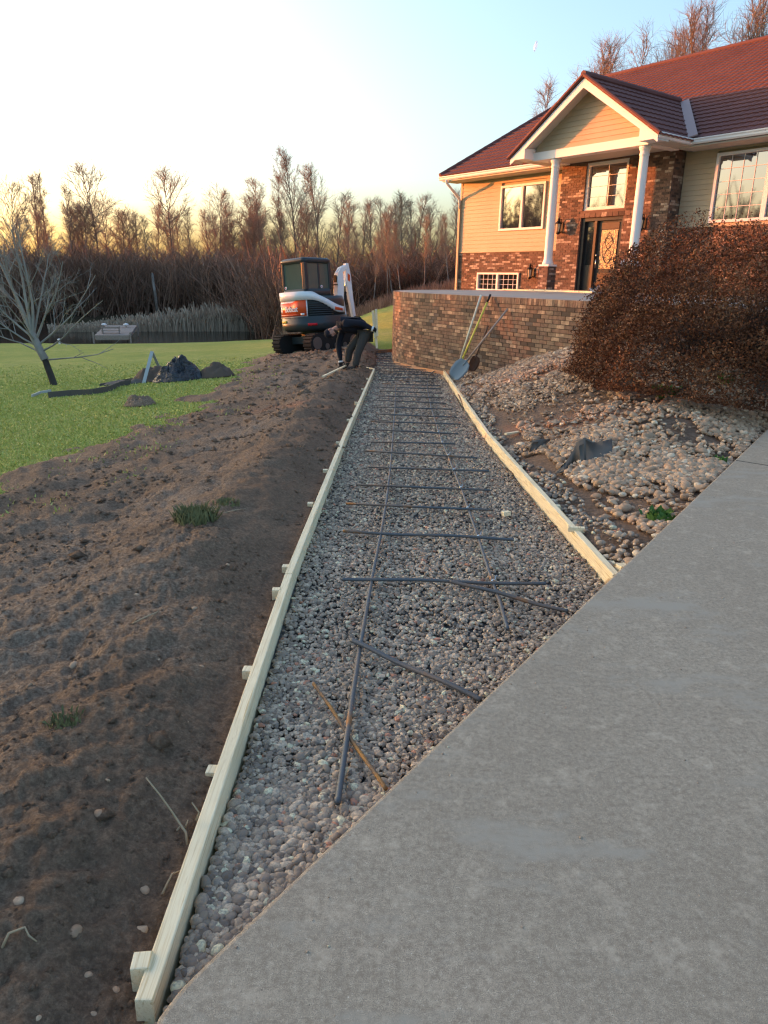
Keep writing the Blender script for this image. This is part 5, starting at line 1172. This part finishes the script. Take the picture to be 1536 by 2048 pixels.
# torn fabric flaps in the stone bed
def flap(name, pts, top_pts, m_, label):
    b = B(); P = [np.array(rk(*q)) for q in pts]; Q = []
    for (px, py, dy), p in zip(top_pts, P): Q.append(at_y(px, py, p[1] + dy))
    V = P + Q; k = len(P); n_ = np.array([0, .012, .006]); V2 = [v + n_ for v in V]; Fc = [(i, i + 1, k + i + 1, k + i) for i in range(k - 1)]
    rim = list(range(k)) + list(range(2 * k - 1, k - 1, -1)); F2 = [tuple(q + 2 * k for q in f[::-1]) for f in Fc] + [(rim[i], rim[(i + 1) % len(rim)], rim[(i + 1) % len(rim)] + 2 * k, rim[i] + 2 * k) for i in range(len(rim))]
    b.add(V + V2, Fc + F2); return b.top(name, MT[m_], label, 'landscape fabric', 'torn fabric among the stones', True)
flap('fabric_flap', [(1110, 948), (1128, 944), (1143, 934), (1158, 928), (1172, 930), (1188, 922), (1206, 916), (1225, 905)], [(1114, 943, .05), (1132, 926, .10), (1146, 903, .16), (1155, 884, .20), (1170, 877, .24), (1188, 886, .22), (1206, 884, .22), (1224, 880, .26)], 'fabric', 'large torn grey fabric flap folded up among the stones')
flap('fabric_flap', [(1058, 906), (1072, 902), (1088, 892)], [(1064, 882, .06), (1080, 880, .08), (1100, 880, .1)], 'fabric', 'small torn grey fabric corner near the right form board')

# ------------------------------------------------------------------ dock, lamps, markers at the pond
dk0 = at_y(225, 684, 44.5); dk0[2] = -2.18; yaw = R(14)
dock = thing('dock', 'weathered timber pond dock with a bench back', 'dock', dk0, rot=(R(2.2), 0, yaw))
DW, DL = 2.0, 6.0
for k in range(15):
    b = B(); y = (k + .5) * DL / 15; b.box((rng.normal(0, .015), y, rng.normal(0, .004)), (DW, DL / 15 - .03, .05)); b.part('deck_board', MT['oldwood'], dock, local=True)
b = B()
for x in (-DW / 2 + .06, DW / 2 - .06): b.box((x, DL / 2, -.12), (.06, DL, .18))
b.box((0, .02, -.13), (DW - .12, .05, .22)); b.part('dock_frame', MT['oldwood'], dock, local=True)
for x in (-1, 1):
    for y in (.0, DL): 
        b = B(); b.box((x * (DW / 2 + .05), y, -.25), (.09, .09, .9)); b.part('post', MT['oldwood'], dock, local=True)
b = B(); b.box((-.15, .9, .38), (1.1, .06, .10)); b.box((-.15, .98, .20), (1.1, .35, .04)); b.box((-.62, .95, .2), (.05, .3, .4)); b.box((.35, .95, .22), (.05, .3, .5)); b.part('bench', MT['oldwood'], dock, local=True)
for px, lab in ((208, 'white capped lamp post at the left far corner of the dock'), (252, 'white capped lamp post at the right far corner of the dock')):
    q = at_y(px, 650, 49.0); t = thing('dock_lamp', lab, 'lamp post', (q[0], q[1], q[2] - 1.0), 'lamp posts at the dock')
    b = B(); b.tube([q - np.array([0, 0, 1.0]), q], .035, 8); b.part('post', MT['oldwood'], t); b = B(); b.lathe([(.05, -.10), (.09, -.03), (.19, 0), (.16, .07), (.04, .11)], q, 14); b.part('lamp_cap', MT['white'], t, True)
for px, py, h, lab in ((18, 682, .55, 'white marker post on the lawn at the far left'), (119, 688, .25, 'low white marker stub at the pond edge left of the dock')):
    q = lawn_hit(px, py); b = B(); b.lathe([(.05, -.1), (.05, h * .8), (.09, h * .82), (.09, h), (.02, h + .03)], q, 10); b.top('marker_post', MT['white'], lab, 'marker post')
# contrail fragment high in the sky
b = B(); a_, c_ = at_y(1069, 102, 2600), at_y(1073, 84, 2750); b.tube([a_, a_ + (c_ - a_) * .5, c_], [2.5, 5.5, 3.5], 8); mm = mat('ice_trail', (.85, .85, .85), 1)
mm.node_tree.nodes['Principled BSDF'].inputs['Alpha'].default_value = .35; o = b.top('contrail', mm, 'short faint white vapour trail high in the clear sky', 'vapour trail', kind='stuff')

# ------------------------------------------------------------------ trees
class Tubes:
    def __init__(s): s.V = []; s.Q = []; s.n = 0
    def add(s, pts, rad, k=3):
        pts = np.asarray(pts); n = len(pts); d = np.gradient(pts, axis=0); d /= np.linalg.norm(d, axis=1)[:, None] + 1e-9
        a = np.array([0.31, 0.77, 0.55]) if abs(d[0][2]) > .8 else np.array([0, 0, 1.0])
        x = np.cross(np.broadcast_to(a, d.shape), d); x /= np.linalg.norm(x, axis=1)[:, None] + 1e-9; y = np.cross(d, x); t = np.arange(k) * 6.2832 / k
        V = pts[:, None] + np.asarray(rad)[:, None, None] * (np.cos(t)[None, :, None] * x[:, None] + np.sin(t)[None, :, None] * y[:, None])
        i = (np.arange(n - 1)[:, None] * k + np.arange(k)[None]); j = (np.arange(n - 1)[:, None] * k + (np.arange(k)[None] + 1) % k)
        s.V.append(V.reshape(-1, 3)); s.Q.append(np.stack([i, j, j + k, i + k], -1).reshape(-1, 4) + s.n); s.n += n * k
    def mesh(s, name, m_, smooth=True): return mesh_np(name, np.concatenate(s.V), np.concatenate(s.Q), m_, smooth)
def unit(v): return v / (np.linalg.norm(v) + 1e-9)
def limb(tb, rg, p, d, L_, r, seg, wob, k, upw=0.0, tip=.35):
    pts = [p]; ds = [d]
    for i in range(seg): d = unit(d + rg.normal(0, wob, 3) + np.array([0, 0, upw])); pts.append(pts[-1] + d * L_ / seg); ds.append(d)
    tb.add(np.array(pts), np.linspace(r, r * tip, seg + 1), k); return np.array(pts), ds
def along(pts, ds, t):
    f = t * (len(pts) - 1); i = min(int(f), len(pts) - 2); return pts[i] + (pts[i + 1] - pts[i]) * (f - i), ds[i]
def side(rg, d, ang):
    a = unit(np.cross(d, unit(rg.normal(size=3)))); return unit(d * math.cos(ang) + a * math.sin(ang))
def make_tree(seed, Ht=16.0, c0=.35, nl=26, ang=.75, spread=.26, twigs=6, upw=.10, lean=0.02, tk=1.0, tw=.85):
    rg = np.random.default_rng(seed); tr, cr = Tubes(), Tubes()
    tp, td = limb(tr, rg, np.array([0, 0, -.3]), unit(np.array([rg.normal(0, lean), rg.normal(0, lean), 1.0])), Ht * .97, Ht * .0095 * tk, 9, .035, 6, .02, .12)
    for i in range(nl):
        t = c0 + (1 - c0) * (i + rg.uniform(0, 1)) / nl; p, d = along(tp, td, min(t, .985)); h = (t - c0) / (1 - c0)
        L1 = Ht * spread * (.22 + .78 * math.sin(math.pi * min(1, .22 + .74 * h)) ** .8) * rg.uniform(.65, 1.15) * (1 - .25 * h)
        lp_, ld = limb(cr, rg, p, side(rg, d, ang * rg.uniform(.75, 1.25) * (1.1 - .45 * h)), L1, .045 * tk * (1.2 - .7 * h) + .014, 4, .12, 4, upw)
        for j in range(int(4 + L1 * 1.6)):
            t2 = rg.uniform(.2, 1); q, e = along(lp_, ld, t2); L2 = L1 * rg.uniform(.25, .5) * (1.15 - .6 * t2) + .3
            sp, sdir = limb(cr, rg, q, side(rg, e, rg.uniform(.5, .95)), L2, .024 * tw, 3, .14, 3, upw * 1.2)
            for k in range(twigs):
                t3 = rg.uniform(.15, 1); a, f = along(sp, sdir, t3); limb(cr, rg, a, side(rg, f, rg.uniform(.4, .9)), rg.uniform(.45, 1.1), .0145 * tw, 2, .18, 3, upw)
    return tr, cr
VAR = {}
def variant(key, tm, cm, **kw):
    t, c = make_tree(**kw); VAR[key] = (t.mesh('trunk', MT[tm]), c.mesh('crown', MT[cm]), kw.get('Ht', 16.0))
variant('tall_round', 'bark', 'greytwig', seed=1, Ht=18, c0=.50, nl=26, ang=.85, spread=.33, twigs=7)
variant('tall_thin', 'bark', 'greytwig', seed=2, Ht=18, c0=.42, nl=26, ang=.6, spread=.20, twigs=6)
variant('tall_thin2', 'palebark', 'greytwig', seed=3, Ht=18, c0=.35, nl=28, ang=.55, spread=.20, twigs=6)
variant('broad', 'bark', 'greytwig', seed=4, Ht=15, c0=.25, nl=30, ang=.8, spread=.40, twigs=7)
variant('red', 'bark', 'redtwig', seed=5, Ht=14, c0=.18, nl=34, ang=.65, spread=.34, twigs=9)
variant('red2', 'palebark', 'redtwig', seed=6, Ht=14, c0=.22, nl=34, ang=.6, spread=.29, twigs=9)
variant('pointed', 'bark', 'greytwig', seed=7, Ht=20, c0=.30, nl=36, ang=.55, spread=.28, twigs=8)
variant('birch', 'palebark', 'greytwig', seed=8, Ht=14, c0=.40, nl=22, ang=.5, spread=.20, twigs=5, lean=.06)
variant('small', 'bark', 'redtwig', seed=9, Ht=11, c0=.2, nl=26, ang=.65, spread=.33, twigs=8)
variant('fine_red', 'palebark', 'redtwig', seed=10, Ht=15, c0=.30, nl=22, ang=.55, spread=.24, twigs=6, tk=.75, tw=.62)
variant('fine_grey', 'palebark', 'greytwig', seed=11, Ht=16, c0=.35, nl=22, ang=.55, spread=.22, twigs=6, tk=.75, tw=.62)
def tree_at(x, y, top_z, key, label, group, name='bare_tree', yaw=None, minz=None):
    z = float(zbase(np.array([x]), np.array([y]))[0]); tm_, cm_, h0 = VAR[key]; s = max(.3, (top_z - z) / h0)
    t = thing(name, label, 'tree', (x, y, z), group, (0, 0, rng.uniform(0, 6.28) if yaw is None else yaw)); sx = s * rng.uniform(.92, 1.08); t.scale = (sx, sx, s)
    link('trunk', tm_, t); link('crown', cm_, t); return t
def tree_px(px, top, dist, key, label, group):
    d = ray(px, top); q = CAM + d * (dist / math.hypot(d[0], d[1])); return tree_at(q[0], q[1], q[2], key, label, group)
g1 = 'bare trees beyond the pond'
for px, top, dist, key, lab in [
    (186, 338, 82, 'tall_round', 'tall bare tree with a rounded top and clear trunk, just right of the sunset glow'), (335, 348, 84, 'tall_round', 'lone tall bare tree with a mushroom-like crown, behind the pond'),
    (122, 368, 80, 'tall_thin2', 'bare tree with a bent trunk standing in the brightest sunset glow'), (52, 342, 84, 'tall_thin', 'tall narrow bare tree, taller of the thin pair at the far left'), (78, 340, 86, 'tall_thin2', 'tall narrow bare tree beside its slightly shorter thin twin'), (12, 372, 76, 'broad', 'bushy bare tree cut by the left picture edge'),
    (432, 388, 84, 'broad', 'wide fan-shaped bare tree with tan twigs behind the reeds'), (520, 350, 82, 'tall_thin', 'thin bare tree left of the tallest pointed tree'), (592, 300, 80, 'pointed', 'tallest pointed bare tree rising above the excavator'), (640, 328, 84, 'pointed', 'tall bushy bare tree just right of the tallest pointed one'), (558, 345, 86, 'tall_thin2', 'slender bare tree tucked between two larger ones above the excavator'),
    (560, 432, 70, 'red', 'reddish brown dense bare tree above the excavator cab'), (622, 415, 72, 'red2', 'reddish bare tree with a bright pale trunk behind the excavator boom'), (500, 440, 74, 'red', 'reddish twiggy tree at the right end of the reeds'),
    (868, 420, 66, 'broad', 'rounded bare tree with a pale fan crown left of the house corner'), (915, 378, 70, 'tall_thin2', 'tall bare tree half hidden by the house corner')]: tree_px(px, top, dist, key, lab, g1)
g2 = 'thin trees in the wood'
lab = 'thin bare tree in the crowded row between the excavator and the house'
for px, top, key in [(682, 405, 'tall_thin'), (700, 398, 'tall_thin2'), (718, 402, 'tall_thin'), (738, 396, 'tall_thin2'), (757, 408, 'birch'), (772, 392, 'tall_thin'), (790, 398, 'tall_thin2'), (806, 390, 'pointed'), (826, 386, 'tall_thin'), (842, 400, 'birch'), (890, 425, 'tall_thin2'), (664, 385, 'tall_thin')]: tree_px(px, top, rng.uniform(58, 76), key, lab, g2)
lab = 'small tangled bare tree low against the yellow sky behind the pond'
for k in range(26):
    px = rng.uniform(-20, 560); tree_px(px, 405 + rng.uniform(-6, 45), rng.uniform(80, 98), ('small', 'broad', 'tall_thin', 'birch', 'tall_thin2')[k % 5], lab, 'low trees behind the pond')
lab = 'pale trunked slim birch in front of the dark brush right of the excavator'
for px, top, dist in [(778, 440, 46), (793, 425, 48), (852, 440, 44), (725, 450, 50), (745, 462, 47), (808, 470, 45), (905, 470, 46)]: tree_px(px, top, dist, 'birch', lab, 'birches at the wood edge')
q = at_y(304, 546, 64); b = B(); gz = float(zbase(q[:1], q[1:2])[0]); b.tube([(q[0] + .25, q[1], gz - .2), (q[0], q[1], q[2])], [.16, .10], 8); b.top('dead_snag', MT['palebark'], 'short pale broken trunk standing in the dark brush behind the reeds', 'tree trunk', None, True)
tree_px(1105, 158, 52, 'tall_thin2', 'lone bare treetop peeking over the left slope of the entrance gable', 'trees behind the house'); tree_px(1078, 212, 54, 'birch', 'smallest bare treetop above the left hip of the roof', 'trees behind the house')
lab = 'bare reddish grey tree standing behind the house roof'
for px, top, dist, key in [(1150, 150, 50, 'fine_grey'), (1180, 110, 50, 'fine_red'), (1215, 92, 48, 'fine_red'), (1250, 88, 50, 'fine_red'), (1290, 62, 47, 'fine_grey'), (1315, 58, 49, 'fine_red'), (1345, 52, 46, 'fine_red'), (1385, 30, 48, 'fine_grey'), (1410, 18, 46, 'fine_red'), (1440, 6, 45, 'fine_red'), (1472, 18, 47, 'fine_red'), (1500, -12, 44, 'fine_grey'), (1530, -10, 45, 'fine_red'), (1562, -25, 45, 'fine_red'), ]: tree_px(px, top, dist, key, lab, 'trees behind the house')
# the same wood goes on outside the picture on the left (it shades the yard and is mirrored in the windows)
lab = 'bare tree of the wood continuing past the left edge'
for k in range(40):
    a = R(rng.uniform(-118, -52) if k % 5 else rng.uniform(-34, -31)); d_ = rng.uniform(62, 95); x, y = d_ * math.sin(a), d_ * math.cos(a); gz = float(zbase(np.array([x]), np.array([y]))[0])
    tree_at(x, y, gz + rng.uniform(9, 15), ('tall_thin', 'birch', 'small', 'tall_thin2', 'broad')[k % 5], lab, 'wood past the left edge')
# brush: dense leafless thicket, one mass
def thicket(seed, Ht, n=13, nb=5, sg=1, tk=1.0):
    rg = np.random.default_rng(seed); tb = Tubes()
    for i in range(n):
        p = np.array([rg.normal(0, .6), rg.normal(0, .5), -.2]); L_ = Ht * rg.uniform(.45, 1.08); sp, ds = limb(tb, rg, p, unit(np.array([rg.normal(0, .16), rg.normal(0, .16), 1])), L_, .045 * tk, 3, .08, 3, .05)
        for j in range(nb):
            q, e = along(sp, ds, rg.uniform(.15, 1)); limb(tb, rg, q, side(rg, e, rg.uniform(.3, .8)), rg.uniform(.7, 2.3), .028 * tk, sg, .15, 3, .08)
    return np.concatenate(tb.V), np.concatenate(tb.Q)
TH = [thicket(40 + i, 7.2) for i in range(7)]; TW = [thicket(60 + i, 7.2, 11, 4, 1, 2.6) for i in range(4)]
Vs, Qs, As, off = [], [], [], 0
def put_thicket(x, y, s, rn, TH=TH):
    global off
    V, Q = TH[rng.integers(len(TH))]; a = rng.uniform(0, 6.28); c_, s_ = math.cos(a), math.sin(a); z = float(zbase(np.array([x]), np.array([y]))[0])
    W = np.stack([(V[:, 0] * c_ - V[:, 1] * s_) * 1.2 + x, (V[:, 0] * s_ + V[:, 1] * c_) * 1.2 + y, V[:, 2] * s + z], 1); Vs.append(W); Qs.append(Q + off); As.append(np.full(len(W), rn)); off += len(W)
for k in range(480):   # along the far bank and round the left
    a = R(rng.uniform(-34, -7)); d_ = rng.uniform(67, 84) - 12 * sm(np.array((math.degrees(a) + 16) / 9)); px_t = rng.uniform(.80, 1.05)
    x, y = d_ * math.sin(a), d_ * math.cos(a); zg_ = float(zbase(np.array([x]), np.array([y]))[0]); zt = 1.3 + d_ * .029; put_thicket(x, y, max(.5, (zt - zg_) / 7.2) * px_t, rng.beta(2, 2))
for k in range(210):   # rising to the right behind the terrace
    a = R(rng.uniform(-9, 9)); d_ = rng.uniform(49, 64); x, y = d_ * math.sin(a), d_ * math.cos(a); zg_ = float(zbase(np.array([x]), np.array([y]))[0]); zt = 1.3 + d_ * (.029 + .022 * float(sm((math.degrees(a) + 4) / 10))); put_thicket(x, y, max(.25, (zt - zg_) / 7.2) * rng.uniform(.55, 1.05), rng.beta(2, 2))
for k in range(620):  # unseen thickets past the left edge, shaped to shade the yard but sun the house
    a = R(rng.uniform(-112, -30.5)); d_ = rng.uniform(62, 106); x, y = d_ * math.sin(a), d_ * math.cos(a); put_thicket(x, y, rng.uniform(1.4, 1.75) if math.degrees(a) < -49 else rng.uniform(.78, .96), rng.beta(2, 2), TW)
tag(link('undergrowth', mesh_np('undergrowth', np.concatenate(Vs), np.concatenate(Qs), MT['brush'], True, {'rnd': np.concatenate(As)})), 'dense dark leafless undergrowth filling the wood below the trees', 'undergrowth', kind='stuff')
# reeds on the far bank
n = 7500; a = rng.uniform(-24.5, -3.6, n); dd = rng.uniform(57.0, 60.5, n) - 4.5 * sm((a + 11) / 7); x = dd * np.sin(np.radians(a)); y = dd * np.cos(np.radians(a)); z = np.maximum(zbase(x, y), -2.62) - .05
h = (.75 + .60 * np.exp(-((a + 12.5) / 4.2) ** 2)) * np.exp(rng.normal(0, .2, n)) * (.45 + .55 * sm((a + 24) / 6)); lx = rng.normal(0, .16, n) * h; wd = rng.uniform(.008, .02, n)
V = np.stack([np.column_stack([x - wd, y, z]), np.column_stack([x + wd, y, z]), np.column_stack([x + lx * .4 + wd, y, z + h * .6]), np.column_stack([x + lx * .4 - wd, y, z + h * .6]), np.column_stack([x + lx + wd * 2.2, y + .03, z + h * .92]), np.column_stack([x + lx - wd * 2.2, y - .03, z + h * .92]), np.column_stack([x + lx * 1.1, y, z + h])], 1).reshape(-1, 3)
o7 = np.arange(n)[:, None] * 7; Q = np.concatenate([o7 + np.array([0, 1, 2]), o7 + np.array([0, 2, 3]), o7 + np.array([3, 2, 4]), o7 + np.array([3, 4, 5]), o7 + np.array([5, 4, 6])])
tag(link('reeds', mesh_np('reeds', V, Q, MT['reed'], False, {'rnd': np.repeat(rng.beta(2, 2, n), 7)})), 'dry tan reeds along the far edge of the pond', 'reeds', kind='stuff')
# scrub grass on the bank below the wood, right of the excavator
n = 6000; a = rng.uniform(-8, 8, n); dd = rng.uniform(38, 52, n); x = dd * np.sin(np.radians(a)); y = dd * np.cos(np.radians(a)); z = zbase(x, y); h = rng.uniform(.15, .7, n); lx = rng.normal(0, .3, n) * h; wd = rng.uniform(.02, .05, n)
V = np.stack([np.column_stack([x - wd, y, z]), np.column_stack([x + wd, y, z]), np.column_stack([x + lx, y, z + h])], 1).reshape(-1, 3)
tag(link('scrub', mesh_np('scrub', V, np.arange(3 * n).reshape(n, 3), MT['brush'], False, {'rnd': np.repeat(rng.uniform(.2, 1, n), 3)})), 'rough brown scrub on the bank below the wood', 'scrub', kind='stuff')

# ---- small pale bare tree on the lawn
q = lawn_hit(112, 770); rg = np.random.default_rng(12); tr_, cr_ = Tubes(), Tubes()
st = thing('young_tree', 'small leaning bare tree with pale forking stems on the lawn by the pond', 'tree', q)
tp, td = limb(tr_, rg, np.array([0, 0, -.15]), unit(np.array([-.30, 0, 1])), .75, .082, 4, .04, 9, 0, .85)
link('trunk', tr_.mesh('trunk', MT['darkbark']), st)
mp, md_ = limb(cr_, rg, tp[-1], unit(np.array([-.38, 0, 1])), .62, .090, 3, .03, 8, 0, .9)
def fork(p, d, L_, r, lvl):
    sp, ds = limb(cr_, rg, p, d, L_, r, 6 if lvl < 2 else 4, .07 if lvl < 2 else .12, 6 if lvl == 0 else 4, .03, .30)
    if lvl < 3:
        for j in range((8, 5, 4)[lvl]):
            t = rg.uniform(.18, 1); a, e = along(sp, ds, t); fork(a, side(rg, e, rg.uniform(.4, .85)), L_ * (.48, .5, .5)[lvl] * rg.uniform(.6, 1.15) * (1.2 - .6 * t), max(.0032, r * (.40, .5, .6)[lvl] * (1 - .4 * t)), lvl + 1)
for d, L_, r, t in [((-.28, .1, 1), 2.3, .060, 1), ((-.10, -.1, 1), 2.2, .055, 1), ((.12, .0, 1), 2.15, .055, .95), ((.28, .2, 1), 1.9, .04, .9), ((.62, -.1, .95), 2.0, .035, .75), ((.9, .1, .7), 2.1, .034, .55), ((1.0, -.1, .42), 2.1, .030, .3), ((-.85, .1, .8), 2.1, .036, .8), ((-1, -.1, .5), 2.0, .032, .5), ((-.6, .2, 1), 2.2, .04, .9), ((-1, .2, .33), 1.7, .028, .25), ((.1, .8, .8), 1.8, .03, .7), ((-.1, -.8, .8), 1.8, .03, .7)]:
    a, e = along(mp, md_, t * .98); fork(a, unit(np.array(d)), L_, r * .72, 0 if r > .034 else 1)
a, e = along(tp, td, .98); fork(a, unit(np.array([1, 0, .10])), 1.6, .02, 2)
link('crown', cr_.mesh('crown', MT['smalltree']), st)

# ---- big brown bush
bc = np.array([4.08, 8.50]); gz = float(zrock(np.array([3.4]), np.array([8.0]))[0])
bush = thing('brown_bush', 'large rounded rust brown bush between the stones and the house', 'bush', (bc[0], bc[1], gz))
n = 165000; u = rng.normal(size=(n, 3)); u /= np.linalg.norm(u, axis=1)[:, None]; u[:, 2] = np.abs(u[:, 2]) - .12; u[:, 2] = np.sign(u[:, 2]) * np.abs(u[:, 2]) ** .8
th = np.arctan2(u[:, 1], u[:, 0]); uu = np.sign(u) * np.abs(u) ** .70; u = uu / (np.abs(uu) ** 2.8).sum(1)[:, None] ** (1 / 2.8)
nl_ = int(n * .45); hh = rng.uniform(0, .72, nl_); pr_ = (1 - hh ** 2.8) ** (1 / 2.8); aa = rng.uniform(0, 6.2832, nl_); cx, sx = np.cos(aa), np.sin(aa); k_ = (np.abs(cx) ** 2.8 + np.abs(sx) ** 2.8) ** (-1 / 2.8); u[:nl_] = np.stack([cx * k_ * pr_, sx * k_ * pr_, hh], 1)
lump = .95 + .20 * fbm(th * 2.2 + u[:, 2] * 1.5, u[:, 2] * 3.2 + th, 4, 91) + .14 * fbm(th * 7, u[:, 2] * 9, 3, 95)
rad = lump * (1 - rng.exponential(.06, n)); rad = np.clip(rad, .25, 1.35)
P = u * rad[:, None] * np.array([1.92, 1.70, 1.62]); P[:, 2] = np.maximum(P[:, 2], .02)
cl = fbm(P[:, 0] * 4.2 + 9, P[:, 1] * 4.2 + P[:, 2] * 4.7, 3, 99); keep = cl > -.15 + .0 * th; P = P[keep]; n = len(P)
P[:, :2] += bc; P[:, 2] += zrock(P[:, 0], P[:, 1]) * .5 + gz * .5
ax = rng.normal(size=(n, 3)); ax /= np.linalg.norm(ax, axis=1)[:, None]; ay = np.cross(ax, rng.normal(size=(n, 3))); ay /= np.linalg.norm(ay, axis=1)[:, None]
ln = rng.uniform(.0095, .020, n)[:, None]; wv = ln * rng.uniform(.35, .6, n)[:, None]
V = np.stack([P - ax * ln, P + ay * wv, P + ax * ln, P - ay * wv], 1).reshape(-1, 3); Q = np.arange(4 * n).reshape(n, 4)
rn = np.clip(rng.normal(.40, .22, n) + 1.5 * cl[keep], 0, 1)
f_ = link('foliage', mesh_np('foliage', V - np.array([*bc, gz]), Q, MT['bushleaf'], False, {'rnd': np.repeat(rn, 4)}), bush)
tb = Tubes(); rg = np.random.default_rng(77)
for k in range(240):
    d = unit(np.array([rg.normal(), rg.normal(), abs(rg.normal()) * .8 + .25])); sp, ds = limb(tb, rg, np.array([rg.normal(0, .25), rg.normal(0, .25), 0.0]), d, rg.uniform(.6, 1.12), .012, 5, .12, 3, .02)
    for j in range(8): a, e = along(sp, ds, rg.uniform(.4, 1)); limb(tb, rg, a, side(rg, e, .6), rg.uniform(.12, .4), .004, 2, .2, 3, .05)
link('branch', tb.mesh('branch', MT['twig']), bush)
# weeds and tufts
def tuft(px, py, hit_, h, r_, n, m_, name, label, group=None, wl=.006):
    q = hit_(px, py); b = B()
    for k in range(n):
        a = rng.uniform(0, 6.28); rr_ = r_ * math.sqrt(rng.uniform(0, 1)); p = np.array([rr_ * math.cos(a), rr_ * math.sin(a), 0]) + q; hh = h * rng.uniform(.5, 1.1); o_ = np.array([rng.normal(0, .5) * hh, rng.normal(0, .5) * hh, hh]); w_ = np.array([math.cos(a + 1.5), math.sin(a + 1.5), 0]) * wl
        b.add([p - w_ - (0, 0, .02), p + w_ - (0, 0, .02), p + o_ * .6 + w_ * 1.3, p + o_, p + o_ * .6 - w_ * 1.3], [(0, 1, 2, 3, 4)], rng.uniform(.2, .9))
    b.top(name, MT[m_], label, 'weed', group, fix=False)
tuft(1320, 1036, on_rock, .05, .10, 90, 'green', 'weed', 'low bright green weed against the driveway edge', 'weeds', .012)
tuft(1330, 792, on_rock, .12, .10, 50, 'green', 'weed', 'green leafy weed under the front of the brown bush', 'weeds', .014)
tuft(1452, 765, on_rock, .10, .08, 30, 'green', 'weed', 'small green weed below the right part of the brown bush', 'weeds', .014)
tuft(1440, 922, on_rock, .04, .06, 40, 'green', 'weed', 'tiny green weed among the stones near the slab joint', 'weeds', .008)
tuft(392, 1038, on_dirt, .07, .12, 420, 'drygrass', 'grass_tuft', 'torn grass tuft sitting alone on the brown soil', 'weeds', .004)
tuft(455, 1008, on_dirt, .03, .08, 100, 'drygrass', 'grass_tuft', 'sparse flattened grass scrap right of the soil tuft', 'weeds', .004)
tuft(130, 1445, on_dirt, .03, .05, 80, 'drygrass', 'grass_tuft', 'thin green grass sprig on the pale dry soil', 'weeds', .0025)
# white flowers at the pillar foot peeking over the bush
for px, py, lab in ((1252, 527, 'white flowers at the foot of the larger pillar'), (1200, 583, 'white flowers beside the terrace planks')):
    q = at_y(px, py, 12.6 if py < 560 else 11.2); t = thing('white_flowers', lab, 'flowers', q - np.array([0, 0, .45])); b = B()
    for k in range(26):
        c = q + rng.normal(0, 1, 3) * np.array([.07, .05, .028])
        for j in range(5): a = j * 1.2566; b.add([c, c + np.array([.018 * math.cos(a - .4), -.004, .018 * math.sin(a - .4)]), c + np.array([.026 * math.cos(a), -.008, .026 * math.sin(a)]), c + np.array([.018 * math.cos(a + .4), -.004, .018 * math.sin(a + .4)])], [(0, 1, 2, 3)])
    b.part('blossom', MT['white'], t, fix=False); b = B()
    for k in range(12): b.tube([q + np.array([rng.normal(0, .03), rng.normal(0, .02), -.5]), q + rng.normal(0, 1, 3) * np.array([.06, .04, .02])], .004, 4)
    b.part('stem', MT['green'], t, fix=False)
# dry roots pulled out of the soil
def root(pxs, label, lift, r_=.004):
    P = [on_dirt(*pxs[0])]; base_y = P[0][1]
    for (px, py), l_ in zip(pxs[1:], lift[1:]): P.append(at_y(px, py, base_y + l_))
    b = B(); b.tube(P, np.linspace(r_, r_ * .5, len(P)), 5); return b, label
b, lab = root([(375, 1690), (372, 1665), (358, 1645), (345, 1625), (320, 1590), (292, 1555)], 'forked dry root sticking out of the soil by the left form', (0, .02, .04, .05, .05, .06))
for e in ([(362, 1650), (340, 1680), (308, 1690)], [(368, 1660), (376, 1640)], [(392, 1640), (398, 1625), (384, 1605)]):
    P = [at_y(px, py, on_dirt(375, 1690)[1] + .04) for px, py in e]; b.tube(P, np.linspace(.003, .0015, len(P)), 5)
b.top('dry_root', MT['root'], lab, 'root', 'dry roots in the soil', True, fix=False)
for pts, lab in (([(5, 1900), (20, 1880), (52, 1868), (60, 1885), (80, 1892)], 'bent dry root on the soil in the near corner'), ([(325, 1792), (345, 1760), (370, 1742)], 'thin dry root arching from the soil to the left form'), ([(265, 1250), (290, 1243), (318, 1230), (300, 1240)], 'tangled straw coloured roots on the soil beside two stones'), ([(440, 1030), (470, 1026), (492, 1019)], 'pale thin root lying right of the torn grass tuft')):
    P = [on_dirt(*p) + np.array([0, 0, .006 + .012 * (0 < i < len(pts) - 1)]) for i, p in enumerate(pts)]; b = B(); b.tube(P, np.linspace(.0035, .0015, len(P)), 5); b.top('dry_root', MT['root'], lab, 'root', 'dry roots in the soil', True, fix=False)
